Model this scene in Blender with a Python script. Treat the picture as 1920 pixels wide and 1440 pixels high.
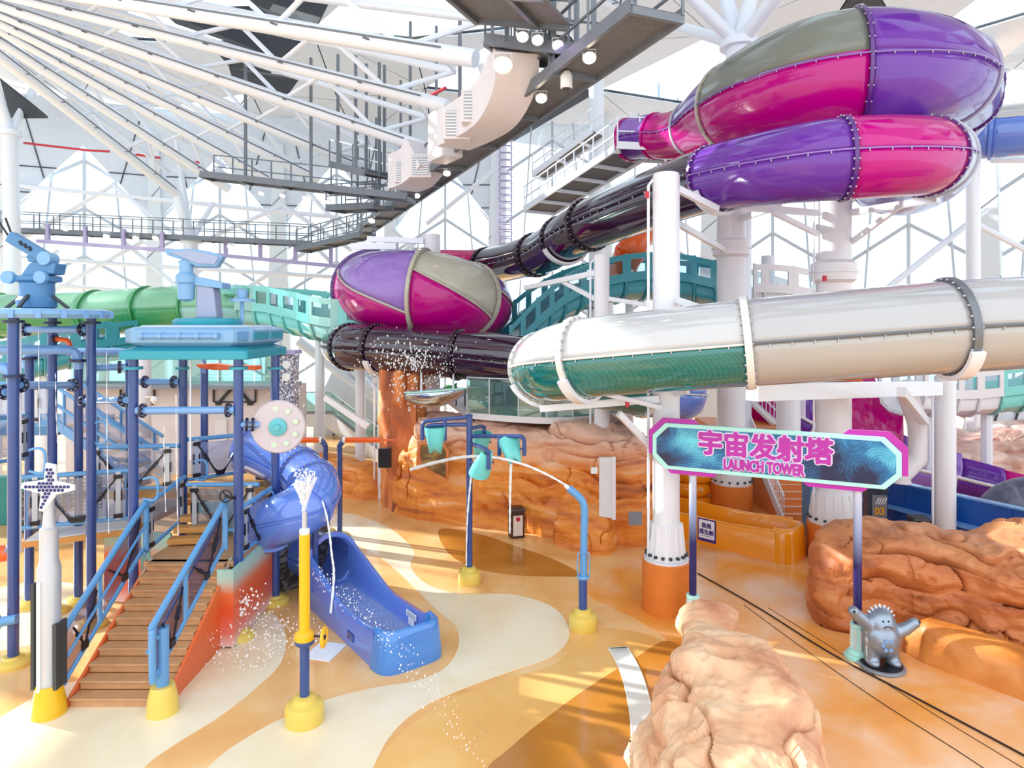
import bpy, bmesh, math, random
from mathutils import Vector, Matrix, noise
random.seed(7)
scn = bpy.context.scene
for o in list(bpy.data.objects): bpy.data.objects.remove(o)
COL = scn.collection
# ---------------------------------------------------------------- camera (level, lens shifted down)
CAM_H, FPX, CX, HY = 7.1, 1250.0, 960.0, 605.0
cam = bpy.data.cameras.new('camera'); cam_o = bpy.data.objects.new('camera', cam); COL.objects.link(cam_o)
cam_o.location = (0, 0, CAM_H); cam_o.rotation_euler = (math.pi/2, 0, 0)
cam.sensor_fit = 'HORIZONTAL'; cam.sensor_width = 36.0; cam.lens = 36.0*FPX/1920.0
cam.shift_y = -(720-HY)/1920.0; cam.clip_end = 400
scn.camera = cam_o
# ---------------------------------------------------------------- world, sun, exposure
w = bpy.data.worlds.new('sky'); scn.world = w; w.use_nodes = True
w.node_tree.nodes['Background'].inputs[0].default_value = (0.86, 0.94, 1.0, 1)
w.node_tree.nodes['Background'].inputs[1].default_value = 1.5
sun = bpy.data.lights.new('sun', 'SUN'); sun.energy = 7.0; sun.angle = 0.009; sun.color = (1, .95, .86)
sun_o = bpy.data.objects.new('sun', sun); COL.objects.link(sun_o)
sun_o.rotation_euler = Vector((.80, -.31, -.375)).to_track_quat('-Z', 'Y').to_euler()
vs = scn.view_settings; vs.view_transform = 'Standard'; vs.look = 'None'; vs.exposure = 0.60; vs.gamma = 1.0; vs.use_curve_mapping = False
scn.display_settings.display_device = 'sRGB'

# ---------------------------------------------------------------- measuring
def P(x, y, d): return Vector(((x-CX)/FPX*d, d, CAM_H-(y-HY)/FPX*d))
def G(x, y, z=0.0):
    d = (CAM_H-z)*FPX/(y-HY); return Vector(((x-CX)/FPX*d, d, z))
def V(*a): return Vector(a)
# ---------------------------------------------------------------- materials
def lin(c):
    return tuple(((v/255.0)/12.92 if v <= 10 else ((v/255.0+0.055)/1.055)**2.4) for v in c)
MATS = {}
def mat(name, rgb, rough=.4, metal=0, coat=0, trans=0, emit=0, var=0, vscale=3.0, bump=0, bscale=20, spec=.5):
    m = bpy.data.materials.new(name); m.use_nodes = True; MATS[name] = m
    nt = m.node_tree; b = nt.nodes['Principled BSDF']; c = lin(rgb)
    b.inputs['Base Color'].default_value = (*c, 1); b.inputs['Roughness'].default_value = rough
    b.inputs['Metallic'].default_value = metal; b.inputs['Coat Weight'].default_value = coat
    b.inputs['Specular IOR Level'].default_value = spec
    if trans: b.inputs['Transmission Weight'].default_value = trans
    if emit:
        b.inputs['Emission Color'].default_value = (*c, 1); b.inputs['Emission Strength'].default_value = emit
    if var or bump:
        tc = nt.nodes.new('ShaderNodeTexCoord'); n = nt.nodes.new('ShaderNodeTexNoise')
        n.inputs['Scale'].default_value = vscale; n.inputs['Detail'].default_value = 6
        nt.links.new(tc.outputs['Object'], n.inputs['Vector'])
        if var:
            mp = nt.nodes.new('ShaderNodeMapRange'); mp.inputs[1].default_value = .3; mp.inputs[2].default_value = .7
            mp.inputs[3].default_value = 1-var; mp.inputs[4].default_value = 1+var*.6
            hs = nt.nodes.new('ShaderNodeHueSaturation'); hs.inputs['Color'].default_value = (*c, 1)
            nt.links.new(n.outputs[0], mp.inputs[0]); nt.links.new(mp.outputs[0], hs.inputs['Value'])
            nt.links.new(hs.outputs[0], b.inputs['Base Color'])
        if bump:
            n2 = nt.nodes.new('ShaderNodeTexNoise'); n2.inputs['Scale'].default_value = bscale; n2.inputs['Detail'].default_value = 5
            nt.links.new(tc.outputs['Object'], n2.inputs['Vector'])
            bp = nt.nodes.new('ShaderNodeBump'); bp.inputs['Strength'].default_value = bump; bp.inputs['Distance'].default_value = .05
            nt.links.new(n2.outputs[0], bp.inputs['Height']); nt.links.new(bp.outputs[0], b.inputs['Normal'])
    return m
def translucent(name, rgb, rough=.15, mix=.35, coat=.6):
    m = mat(name, rgb, rough, coat=coat); nt = m.node_tree; b = nt.nodes['Principled BSDF']; out = nt.nodes['Material Output']
    t = nt.nodes.new('ShaderNodeBsdfTranslucent'); t.inputs[0].default_value = (*lin(rgb), 1)
    mx = nt.nodes.new('ShaderNodeMixShader'); mx.inputs[0].default_value = mix
    nt.links.new(b.outputs[0], mx.inputs[1]); nt.links.new(t.outputs[0], mx.inputs[2]); nt.links.new(mx.outputs[0], out.inputs[0])
    return m
def glass(name, rgb, refl=.08, rough=.02, body=0.0, body_rgb=(255, 255, 255)):
    m = bpy.data.materials.new(name); m.use_nodes = True; MATS[name] = m; nt = m.node_tree; nt.nodes.clear()
    out = nt.nodes.new('ShaderNodeOutputMaterial'); t = nt.nodes.new('ShaderNodeBsdfTransparent'); t.inputs[0].default_value = (*lin(rgb), 1)
    g = nt.nodes.new('ShaderNodeBsdfGlossy'); g.inputs['Roughness'].default_value = rough
    mx = nt.nodes.new('ShaderNodeMixShader'); mx.inputs[0].default_value = refl
    nt.links.new(t.outputs[0], mx.inputs[1]); nt.links.new(g.outputs[0], mx.inputs[2]); last = mx
    if body:
        d = nt.nodes.new('ShaderNodeBsdfDiffuse'); d.inputs[0].default_value = (*lin(body_rgb), 1)
        m2 = nt.nodes.new('ShaderNodeMixShader'); m2.inputs[0].default_value = body
        nt.links.new(mx.outputs[0], m2.inputs[1]); nt.links.new(d.outputs[0], m2.inputs[2]); last = m2
    nt.links.new(last.outputs[0], out.inputs[0]); return m
def ramp_mat(name, stops, scale=(1, 1, 1), detail=6, rough=.6, bump=.4, bscale=8, noise_scale=1.0, coat=0, roughvar=None, zmix=None):
    """noise -> colour ramp; zmix=(z0,z1,rgb,amount) paints a second colour in towards the top of the thing"""
    m = bpy.data.materials.new(name); m.use_nodes = True; MATS[name] = m; nt = m.node_tree; b = nt.nodes['Principled BSDF']
    tc = nt.nodes.new('ShaderNodeTexCoord'); mp = nt.nodes.new('ShaderNodeMapping'); mp.inputs['Scale'].default_value = scale
    n = nt.nodes.new('ShaderNodeTexNoise'); n.inputs['Scale'].default_value = noise_scale; n.inputs['Detail'].default_value = detail; n.inputs['Distortion'].default_value = .6
    r = nt.nodes.new('ShaderNodeValToRGB'); e = r.color_ramp.elements
    while len(e) < len(stops): e.new(.5)
    for i, (p, c) in enumerate(stops): e[i].position = p; e[i].color = (*lin(c), 1)
    nt.links.new(tc.outputs['Object'], mp.inputs[0]); nt.links.new(mp.outputs[0], n.inputs['Vector']); nt.links.new(n.outputs[0], r.inputs[0])
    last = r.outputs[0]
    if zmix:
        z0, z1, rgb, amt = zmix
        sp = nt.nodes.new('ShaderNodeSeparateXYZ'); nt.links.new(tc.outputs['Object'], sp.inputs[0])
        add = nt.nodes.new('ShaderNodeMath'); add.operation = 'MULTIPLY_ADD'; nt.links.new(n.outputs[0], add.inputs[0]); add.inputs[1].default_value = (z1-z0)*1.6
        nt.links.new(sp.outputs[2], add.inputs[2])
        mr = nt.nodes.new('ShaderNodeMapRange'); mr.inputs[1].default_value = z0+(z1-z0)*.8; mr.inputs[2].default_value = z1+(z1-z0)*.8; mr.inputs[3].default_value = 0; mr.inputs[4].default_value = amt
        nt.links.new(add.outputs[0], mr.inputs[0])
        mx = nt.nodes.new('ShaderNodeMixRGB'); mx.inputs[2].default_value = (*lin(rgb), 1)
        nt.links.new(mr.outputs[0], mx.inputs[0]); nt.links.new(last, mx.inputs[1]); last = mx.outputs[0]
    nt.links.new(last, b.inputs['Base Color'])
    b.inputs['Roughness'].default_value = rough; b.inputs['Coat Weight'].default_value = coat
    if roughvar:
        n3 = nt.nodes.new('ShaderNodeTexNoise'); n3.inputs['Scale'].default_value = .35; n3.inputs['Detail'].default_value = 4
        nt.links.new(tc.outputs['Object'], n3.inputs['Vector'])
        rr = nt.nodes.new('ShaderNodeMapRange'); rr.inputs[1].default_value = .35; rr.inputs[2].default_value = .65; rr.inputs[3].default_value = roughvar[0]; rr.inputs[4].default_value = roughvar[1]
        nt.links.new(n3.outputs[0], rr.inputs[0]); nt.links.new(rr.outputs[0], b.inputs['Roughness'])
    if bump:
        n2 = nt.nodes.new('ShaderNodeTexNoise'); n2.inputs['Scale'].default_value = bscale; n2.inputs['Detail'].default_value = 8
        nt.links.new(mp.outputs[0], n2.inputs['Vector'])
        bp = nt.nodes.new('ShaderNodeBump'); bp.inputs['Strength'].default_value = bump; bp.inputs['Distance'].default_value = .06
        nt.links.new(n2.outputs[0], bp.inputs['Height']); nt.links.new(bp.outputs[0], b.inputs['Normal'])
    return m
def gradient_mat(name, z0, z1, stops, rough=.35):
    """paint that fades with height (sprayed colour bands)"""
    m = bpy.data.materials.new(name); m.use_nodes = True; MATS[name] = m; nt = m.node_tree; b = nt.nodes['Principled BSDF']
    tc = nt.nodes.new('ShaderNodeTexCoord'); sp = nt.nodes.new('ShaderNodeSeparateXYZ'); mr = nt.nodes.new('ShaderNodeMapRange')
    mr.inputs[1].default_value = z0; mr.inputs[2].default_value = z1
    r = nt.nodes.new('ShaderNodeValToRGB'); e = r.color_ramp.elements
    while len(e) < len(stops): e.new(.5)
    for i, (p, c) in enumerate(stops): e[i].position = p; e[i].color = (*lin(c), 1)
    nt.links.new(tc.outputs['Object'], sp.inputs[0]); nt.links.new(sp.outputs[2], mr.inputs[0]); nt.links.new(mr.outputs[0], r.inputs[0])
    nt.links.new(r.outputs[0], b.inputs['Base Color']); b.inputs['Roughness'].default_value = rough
    return m

M = MATS
mat('white_paint', (228, 234, 244), .35); mat('white_steel', (232, 233, 240), .3, coat=.2); mat('off_white', (225, 220, 222), .5)
mat('cladding', (216, 226, 238), .5, var=.04); mat('joint', (70, 74, 84), .6); mat('dark_louvre', (52, 56, 64), .6, var=.15)
mat('mullion', (188, 198, 208), .4); mat('pier', (222, 230, 235), .45)
mat('steel_grey', (112, 118, 128), .45, metal=.15, var=.12); mat('grating', (122, 124, 130), .6, metal=.1, var=.2, vscale=12, bump=.6, bscale=90)
mat('lilac_steel', (170, 158, 200), .4); mat('dish_grey', (150, 158, 184), .4, metal=.2)
mat('duct_white', (222, 216, 220), .5, var=.03); mat('grille', (170, 168, 172), .6)
mat('pole_blue', (46, 72, 134), .28, coat=.3, var=.08); mat('pipe_blue', (112, 158, 214), .28, coat=.3); mat('rail_blue', (92, 152, 206), .3, coat=.3)
mat('flange_navy', (26, 36, 70), .35); mat('canopy_blue', (118, 164, 204), .35, coat=.2); mat('canopy_dark', (74, 126, 172), .35); mat('canopy_teal', (44, 148, 168), .35)
mat('canopy_top', (190, 205, 222), .4)
mat('slide_blue', (98, 130, 214), .14, coat=.7); mat('slide_blue_end', (66, 130, 208), .14, coat=.7)
mat('black_metal', (22, 20, 28), .4); mat('dark_metal', (52, 60, 66), .4); mat('bolt', (176, 170, 176), .35, metal=.6)
mat('yellow_paint', (234, 178, 14), .3, coat=.4); mat('yellow_base', (226, 196, 92), .35, coat=.3, var=.05)
mat('tread', (200, 150, 106), .4, var=.1, vscale=5); mat('deck_edge', (206, 146, 78), .45); mat('orange_plastic', (240, 96, 24), .3, coat=.3)
gradient_mat('skirt_paint', 0.0, 1.9, [(0, (232, 208, 204)), (.18, (226, 120, 104)), (.42, (222, 84, 44)), (.62, (222, 110, 60)), (.78, (176, 190, 178)), (1, (140, 208, 200))])
gradient_mat('stringer_paint', 0.0, 1.9, [(0, (214, 104, 60)), (.4, (224, 96, 40)), (.75, (216, 120, 70)), (1, (150, 205, 198))])
mat('silver', (190, 194, 202), .35, metal=.35); mat('silver_statue', (148, 160, 176), .33, metal=.65, var=.1)
mat('chrome', (180, 186, 200), .12, metal=.9)
mat('aqua', (112, 210, 205), .3, coat=.2); mat('aqua_pale', (178, 232, 222), .4)
mat('navy_hex', (28, 40, 110), .4); mat('white_plastic', (238, 238, 236), .35)
mat('disc_grey', (196, 184, 190), .5); mat('pale_green', (196, 226, 190), .5); mat('disc_teal', (90, 176, 186), .4)
translucent('purple', (128, 60, 186), mix=.35); translucent('lavender', (176, 136, 222), mix=.35); translucent('magenta', (222, 0, 156), mix=.4); translucent('hot_pink', (238, 40, 140), mix=.4)
translucent('cream_shell', (214, 208, 192), .2, mix=.35); translucent('grey_shell', (132, 136, 126), .3, mix=.25); translucent('clear_white', (226, 226, 236), .15, mix=.4)
mat('purple_flange', (84, 30, 120), .3, coat=.4); mat('plum', (44, 16, 46), .08, coat=.9); mat('plum_flange', (30, 12, 30), .3)
mat('tube_white', (188, 188, 190), .12, coat=.8); mat('tube_grey', (172, 170, 172), .12, coat=.8); translucent('tube_pale', (196, 192, 188), .14, mix=.25); mat('flange_white', (224, 222, 216), .35); mat('flange_steel', (112, 116, 122), .35, metal=.4)
m = mat('teal_mesh', (18, 112, 104), .12, coat=.9)
nt = m.node_tree; tc = nt.nodes.new('ShaderNodeTexCoord'); ck = nt.nodes.new('ShaderNodeTexChecker'); ck.inputs['Scale'].default_value = 26
ck.inputs['Color1'].default_value = (*lin((14, 96, 96)), 1); ck.inputs['Color2'].default_value = (*lin((24, 124, 114)), 1)
nt.links.new(tc.outputs['Object'], ck.inputs['Vector']); nt.links.new(ck.outputs[0], nt.nodes['Principled BSDF'].inputs['Base Color'])
translucent('green_tube', (70, 168, 104), .25, mix=.3); translucent('green_pale', (150, 214, 180), .25, mix=.35)
mat('teal_channel', (58, 150, 164), .3, coat=.3); mat('teal_light', (120, 204, 196), .3, coat=.3); translucent('aqua_shell', (168, 218, 210), .25, mix=.3)
mat('column_white', (226, 222, 226), .35, coat=.15); mat('orange_base', (214, 116, 40), .5, var=.06)
mat('orange_slide', (240, 148, 16), .2, coat=.6); mat('orange_ring', (244, 150, 20), .3, coat=.3)
mat('blue_wall', (20, 84, 168), .35, var=.05); mat('blue_wall_dark', (44, 76, 146), .25, coat=.3, var=.08)
mat('bin_brown', (64, 36, 30), .4); mat('bin_black', (24, 24, 34), .4); mat('bin_front', (228, 206, 190), .5); mat('red', (190, 30, 50), .4)
mat('locker_dark', (52, 62, 84), .4); mat('locker_grey', (128, 130, 140), .4); mat('amber', (240, 170, 30), .5)
mat('stair_orange', (226, 132, 66), .5); mat('sign_magenta', (184, 36, 164), .35); mat('sign_white', (236, 222, 242), .4)
mat('beige_wall', (220, 208, 206), .6, var=.03); mat('green_wall', (150, 196, 170), .6); mat('leaf_green', (46, 170, 60), .5); mat('teal_wall', (36, 128, 124), .4, var=.1)
mat('cable', (48, 28, 24), .6); mat('drain_white', (226, 226, 222), .5); mat('drain_gap', (96, 90, 80), .7); mat('sticker_white', (232, 236, 246), .5); mat('ink_purple', (60, 40, 130), .5); mat('ink_grey', (140, 140, 165), .5)
mat('lamp_glow', (255, 236, 205), .3, emit=14); mat('violet_glow', (215, 170, 255), .3, emit=5); mat('cloth', (236, 232, 226), .8)
glass('pane_glass', (240, 246, 250), .05, .03); glass('balustrade_glass', (206, 232, 226), .10, .02, .06, (190, 224, 216)); glass('panel_glass', (228, 230, 240), .10, .03, .10, (220, 222, 235)); glass('smoke_glass', (206, 198, 212), .08, .03, .06, (190, 180, 200))
glass('water', (246, 250, 255), .12, .08, .75, (255, 255, 255)); glass('spray', (250, 252, 255), .06, .2, .85, (255, 255, 255)); glass('spray_mist', (252, 253, 255), .04, .2, .38, (255, 255, 255)); glass('pool_water', (190, 215, 245), .10, .08, .38, (176, 200, 250))
ramp_mat('floor_tan', [(.3, (224, 164, 98)), (.5, (236, 184, 120)), (.7, (240, 202, 150))], (.5, .5, .5), rough=.2, bump=.05, bscale=14, noise_scale=1.2, roughvar=(.12, .32))
ramp_mat('floor_cream', [(.3, (232, 212, 178)), (.5, (238, 222, 192)), (.7, (242, 230, 208))], (.5, .5, .5), rough=.25, bump=.05, bscale=14, roughvar=(.15, .35))
ramp_mat('floor_gold', [(.3, (224, 168, 92)), (.5, (232, 180, 106)), (.7, (236, 196, 130))], (.5, .5, .5), rough=.2, bump=.06, bscale=14, roughvar=(.12, .3))
ramp_mat('floor_brown', [(.3, (176, 112, 40)), (.55, (190, 124, 48)), (.72, (206, 146, 86))], (.5, .5, .5), rough=.12, bump=.03, bscale=12, roughvar=(.06, .2))
ramp_mat('floor_orange', [(.25, (226, 132, 44)), (.42, (238, 158, 72)), (.55, (240, 178, 122)), (.75, (242, 212, 190))], (.45, .45, .45), rough=.2, bump=.05, bscale=9, noise_scale=1.0, roughvar=(.1, .3))
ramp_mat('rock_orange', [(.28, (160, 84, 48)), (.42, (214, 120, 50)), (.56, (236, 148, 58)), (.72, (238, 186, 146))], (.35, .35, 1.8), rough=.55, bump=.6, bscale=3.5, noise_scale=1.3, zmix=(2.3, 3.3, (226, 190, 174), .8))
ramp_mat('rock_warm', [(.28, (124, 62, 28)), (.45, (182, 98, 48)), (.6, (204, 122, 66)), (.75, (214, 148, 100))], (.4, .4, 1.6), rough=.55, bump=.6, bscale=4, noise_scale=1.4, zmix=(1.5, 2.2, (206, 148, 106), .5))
ramp_mat('rock_pale', [(.28, (190, 124, 92)), (.45, (218, 166, 128)), (.6, (230, 190, 154)), (.78, (236, 206, 178))], (.7, .7, 1.1), rough=.6, bump=.6, bscale=5, noise_scale=1.2)
ramp_mat('rock_pillar', [(.28, (120, 60, 34)), (.45, (200, 108, 58)), (.6, (232, 146, 82)), (.75, (236, 168, 120))], (1.2, 1.2, .35), rough=.6, bump=.6, bscale=4, noise_scale=1.2)
ramp_mat('rock_pink', [(.3, (170, 96, 88)), (.48, (226, 186, 172)), (.65, (242, 220, 206))], (.4, .4, 1.8), rough=.6, bump=.6, bscale=4, noise_scale=1.2)
ramp_mat('rock_grey', [(.3, (52, 56, 76)), (.5, (104, 108, 126)), (.7, (150, 140, 160))], (1, 1, 1), rough=.4, bump=.5, bscale=5, noise_scale=1.4)
ramp_mat('ledge_brown', [(.3, (166, 92, 34)), (.5, (204, 122, 50)), (.7, (222, 148, 78))], (.6, .6, 1.2), rough=.45, bump=.3, bscale=5, noise_scale=1.2)
ramp_mat('stone_dark', [(.35, (40, 32, 36)), (.5, (74, 64, 66)), (.62, (140, 134, 136))], (3, 3, 5), rough=.3, bump=.8, bscale=6, noise_scale=1.5)
ramp_mat('cave_glass', [(.3, (70, 52, 30)), (.5, (126, 94, 46)), (.7, (190, 160, 90))], (1, 1, 3), rough=.15, bump=0)
ramp_mat('pitted_silver', [(.4, (70, 66, 84)), (.5, (150, 148, 166)), (.6, (210, 208, 222))], (1, 1, 1), rough=.3, bump=.8, bscale=16, noise_scale=14)
# sign print: blue machinery glow
m = bpy.data.materials.new('sign_print'); m.use_nodes = True; MATS['sign_print'] = m; nt = m.node_tree; b = nt.nodes['Principled BSDF']
tc = nt.nodes.new('ShaderNodeTexCoord'); vo = nt.nodes.new('ShaderNodeTexVoronoi'); vo.inputs['Scale'].default_value = 2.3; no = nt.nodes.new('ShaderNodeTexNoise'); no.inputs['Scale'].default_value = 1.1; no.inputs['Detail'].default_value = 7
wv = nt.nodes.new('ShaderNodeMath'); wv.operation = 'SINE'; mu = nt.nodes.new('ShaderNodeMath'); mu.operation = 'MULTIPLY'; mu.inputs[1].default_value = 46
nt.links.new(tc.outputs['Object'], vo.inputs['Vector']); nt.links.new(tc.outputs['Object'], no.inputs['Vector']); nt.links.new(vo.outputs[0], mu.inputs[0]); nt.links.new(mu.outputs[0], wv.inputs[0])
ad = nt.nodes.new('ShaderNodeMath'); ad.operation = 'MULTIPLY_ADD'; ad.inputs[1].default_value = .022; nt.links.new(wv.outputs[0], ad.inputs[0]); nt.links.new(no.outputs[0], ad.inputs[2])
r = nt.nodes.new('ShaderNodeValToRGB'); e = r.color_ramp.elements; e[0].position = .40; e[0].color = (*lin((14, 22, 66)), 1); e[1].position = .74; e[1].color = (*lin((110, 214, 232)), 1)
k = e.new(.54); k.color = (*lin((26, 106, 158)), 1)
nt.links.new(ad.outputs[0], r.inputs[0]); nt.links.new(r.outputs[0], b.inputs['Base Color']); b.inputs['Roughness'].default_value = .3

# ---------------------------------------------------------------- mesh building
class MB:
    def __init__(s): s.v = []; s.f = []
    def add(s, vs, fs):
        k = len(s.v); s.v += [Vector(p) for p in vs]; s.f += [tuple(i+k for i in f) for f in fs]; return s
    def box(s, c, sz, rz=0, top=1.0):
        c = Vector(c); R = Matrix.Rotation(rz, 3, 'Z'); vs = []
        for dz in (-.5, .5):
            t = top if dz > 0 else 1
            for dx, dy in ((-.5, -.5), (.5, -.5), (.5, .5), (-.5, .5)): vs.append(c+R @ Vector((dx*sz[0]*t, dy*sz[1]*t, dz*sz[2])))
        return s.add(vs, [(3, 2, 1, 0), (4, 5, 6, 7), (0, 1, 5, 4), (1, 2, 6, 5), (2, 3, 7, 6), (3, 0, 4, 7)])
    def bar(s, a, b, w, h=None, up=(0, 0, 1)):
        a, b = Vector(a), Vector(b); h = h or w; t = (b-a).normalized(); u = Vector(up)
        if abs(t.dot(u)) > .98: u = Vector((1, 0, 0))
        x = t.cross(u).normalized(); y = x.cross(t); vs = []
        for p in (a, b):
            for sx, sy in ((-1, -1), (1, -1), (1, 1), (-1, 1)): vs.append(p+x*sx*w/2+y*sy*h/2)
        return s.add(vs, [(3, 2, 1, 0), (4, 5, 6, 7), (0, 1, 5, 4), (1, 2, 6, 5), (2, 3, 7, 6), (3, 0, 4, 7)])
    def tube(s, pts, r, n=10, cap=True, closed=False):
        pts = [Vector(p) for p in pts]; K = len(pts); rs = r if isinstance(r, (list, tuple)) else [r]*K
        T = [((pts[(i+1) % K] if closed else pts[min(i+1, K-1)])-(pts[(i-1) % K] if closed else pts[max(i-1, 0)])).normalized() for i in range(K)]
        u = Vector((0, 0, 1)) if abs(T[0].z) < .9 else Vector((1, 0, 0)); x = T[0].cross(u).normalized(); vs = []
        for i in range(K):
            x = (x-T[i]*x.dot(T[i])).normalized(); y = T[i].cross(x)
            for k in range(n):
                a = 2*math.pi*k/n; vs.append(pts[i]+(x*math.cos(a)+y*math.sin(a))*rs[i])
        fs = []
        for i in range(K if closed else K-1):
            j = (i+1) % K
            for k in range(n): fs.append((i*n+k, i*n+(k+1) % n, j*n+(k+1) % n, j*n+k))
        if cap and not closed: fs += [tuple(range(n-1, -1, -1)), tuple((K-1)*n+k for k in range(n))]
        return s.add(vs, fs)
    def lathe(s, prof, c, n=24, ax=(0, 0, 1)):
        c = Vector(c); q = Vector((0, 0, 1)).rotation_difference(Vector(ax)); vs = []; fs = []; K = len(prof)
        for r, z in prof:
            for k in range(n):
                a = 2*math.pi*k/n; vs.append(c+q @ Vector((max(r, .0005)*math.cos(a), max(r, .0005)*math.sin(a), z)))
        for i in range(K-1):
            for k in range(n): fs.append((i*n+k, i*n+(k+1) % n, (i+1)*n+(k+1) % n, (i+1)*n+k))
        fs += [tuple(range(n-1, -1, -1)), tuple((K-1)*n+k for k in range(n))]
        return s.add(vs, fs)
    def ext(s, poly, vec):
        vec = Vector(vec); K = len(poly); a = [Vector(p) for p in poly]; vs = a+[p+vec for p in a]
        return s.add(vs, [tuple(range(K-1, -1, -1)), tuple(range(K, 2*K))]+[(i, (i+1) % K, (i+1) % K+K, i+K) for i in range(K)])
    def ball(s, c, r, n=8, sc=(1, 1, 1)):
        c = Vector(c); vs = []; fs = []; m = max(3, n//2+1)
        for i in range(m+1):
            t = math.pi*i/m
            for k in range(n):
                a = 2*math.pi*k/n; vs.append(c+Vector((r*sc[0]*max(.001, math.sin(t))*math.cos(a), r*sc[1]*max(.001, math.sin(t))*math.sin(a), -r*sc[2]*math.cos(t))))
        for i in range(m):
            for k in range(n): fs.append((i*n+k, i*n+(k+1) % n, (i+1)*n+(k+1) % n, (i+1)*n+k))
        return s.add(vs, fs)
    def grid(s, rows, wrap=False):
        K = len(rows); n = len(rows[0]); vs = [p for r_ in rows for p in r_]; fs = []
        for i in range(K-1):
            for k in range(n if wrap else n-1): fs.append((i*n+k, i*n+(k+1) % n, (i+1)*n+(k+1) % n, (i+1)*n+k))
        return s.add(vs, fs)
    def build(s, name, material, parent=None, smooth=True, solid=0, bevel=0, ang=.6, fix=True):
        me = bpy.data.meshes.new(name); me.from_pydata([tuple(p) for p in s.v], [], s.f)
        if fix:
            bm = bmesh.new(); bm.from_mesh(me); bmesh.ops.recalc_face_normals(bm, faces=bm.faces); bm.to_mesh(me); bm.free()
        o = bpy.data.objects.new(name, me); COL.objects.link(o)
        if material: me.materials.append(M[material] if isinstance(material, str) else material)
        if smooth:
            me.polygons.foreach_set('use_smooth', [True]*len(me.polygons)); me.set_sharp_from_angle(angle=ang)
        if bevel:
            b = o.modifiers.new('bevel', 'BEVEL'); b.width = bevel; b.segments = 2; b.limit_method = 'ANGLE'
        if solid:
            d = o.modifiers.new('solid', 'SOLIDIFY'); d.thickness = solid; d.offset = -1
        if parent: adopt(o, parent)
        return o
def adopt(o, parent):
    o.parent = parent
    if parent.type == 'EMPTY': o.matrix_parent_inverse = Matrix.Translation(-Vector(parent.location))
def thing(name, label, cat, loc, group=None):
    o = bpy.data.objects.new(name, None); COL.objects.link(o); o.location = Vector(loc); o.empty_display_size = .2
    o['label'] = label; o['category'] = cat
    if group: o['group'] = group
    return o
def tag(o, label, cat, group=None):
    o['label'] = label; o['category'] = cat
    if group: o['group'] = group
    return o
def struct(name, loc=None, mesh=None):
    o = mesh or bpy.data.objects.new(name, None)
    if mesh is None: COL.objects.link(o); o.location = Vector(loc or (0, 0, 0))
    o['kind'] = 'structure'; return o
def cr(pts, n=8, closed=False):
    """Catmull-Rom through points of any dimension"""
    P_ = [tuple(p) for p in pts]; K = len(P_); out = []; D = len(P_[0])
    for i in range(K if closed else K-1):
        g = [P_[(i+j) % K] if closed else P_[min(max(i+j, 0), K-1)] for j in (-1, 0, 1, 2)]
        for s_ in range(n):
            t = s_/n
            out.append(tuple(.5*(2*g[1][d]+(g[2][d]-g[0][d])*t+(2*g[0][d]-5*g[1][d]+4*g[2][d]-g[3][d])*t*t+(-g[0][d]+3*g[1][d]-3*g[2][d]+g[3][d])*t**3) for d in range(D)))
    if not closed: out.append(P_[-1])
    return out
def one(name, material, parent, fn, **k):
    mb = MB(); fn(mb); return mb.build(name, material, parent, **k)
def copy_part(o, parent, off):
    c = o.copy(); COL.objects.link(c); c.parent = parent; c.matrix_parent_inverse = o.matrix_parent_inverse.copy(); c.location = Vector(o.location)+Vector(off); return c
def text_mesh(s, size, weight=0.0, depth=.02, squeeze=1.0):
    cu = bpy.data.curves.new('lettering', 'FONT'); cu.body = s; cu.size = size; cu.offset = weight; cu.extrude = depth/2; cu.align_x = 'CENTER'; cu.align_y = 'CENTER'; cu.resolution_u = 3
    o = bpy.data.objects.new('lettering', cu); COL.objects.link(o)
    me = bpy.data.meshes.new_from_object(o.evaluated_get(bpy.context.evaluated_depsgraph_get())); bpy.data.objects.remove(o)
    if squeeze != 1: me.transform(Matrix.Diagonal((squeeze, 1, 1, 1)))
    return me
def place_text(name, s, size, origin, xd, zd, material, parent, weight=0.0, depth=.02, squeeze=1.0, copies=8):
    """bold lettering: copies of the glyphs spread round a small circle, each a hair apart in depth"""
    xd = Vector(xd).normalized(); zd = Vector(zd).normalized(); nd = xd.cross(zd); R = Matrix((xd, zd, nd)).transposed().to_4x4(); bm = bmesh.new()
    base = text_mesh(s, size, 0, depth, squeeze)
    for k in range(copies if weight else 1):
        me = base.copy(); a = 2*math.pi*k/copies
        me.transform(Matrix.Translation(Vector(origin)) @ R @ Matrix.Translation((weight*math.cos(a), weight*math.sin(a), k*.0007))); bm.from_mesh(me); bpy.data.meshes.remove(me)
    out = bpy.data.meshes.new(name); bm.to_mesh(out); bm.free()
    o = bpy.data.objects.new(name, out); COL.objects.link(o); out.materials.append(M[material]); adopt(o, parent); return o

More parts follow.
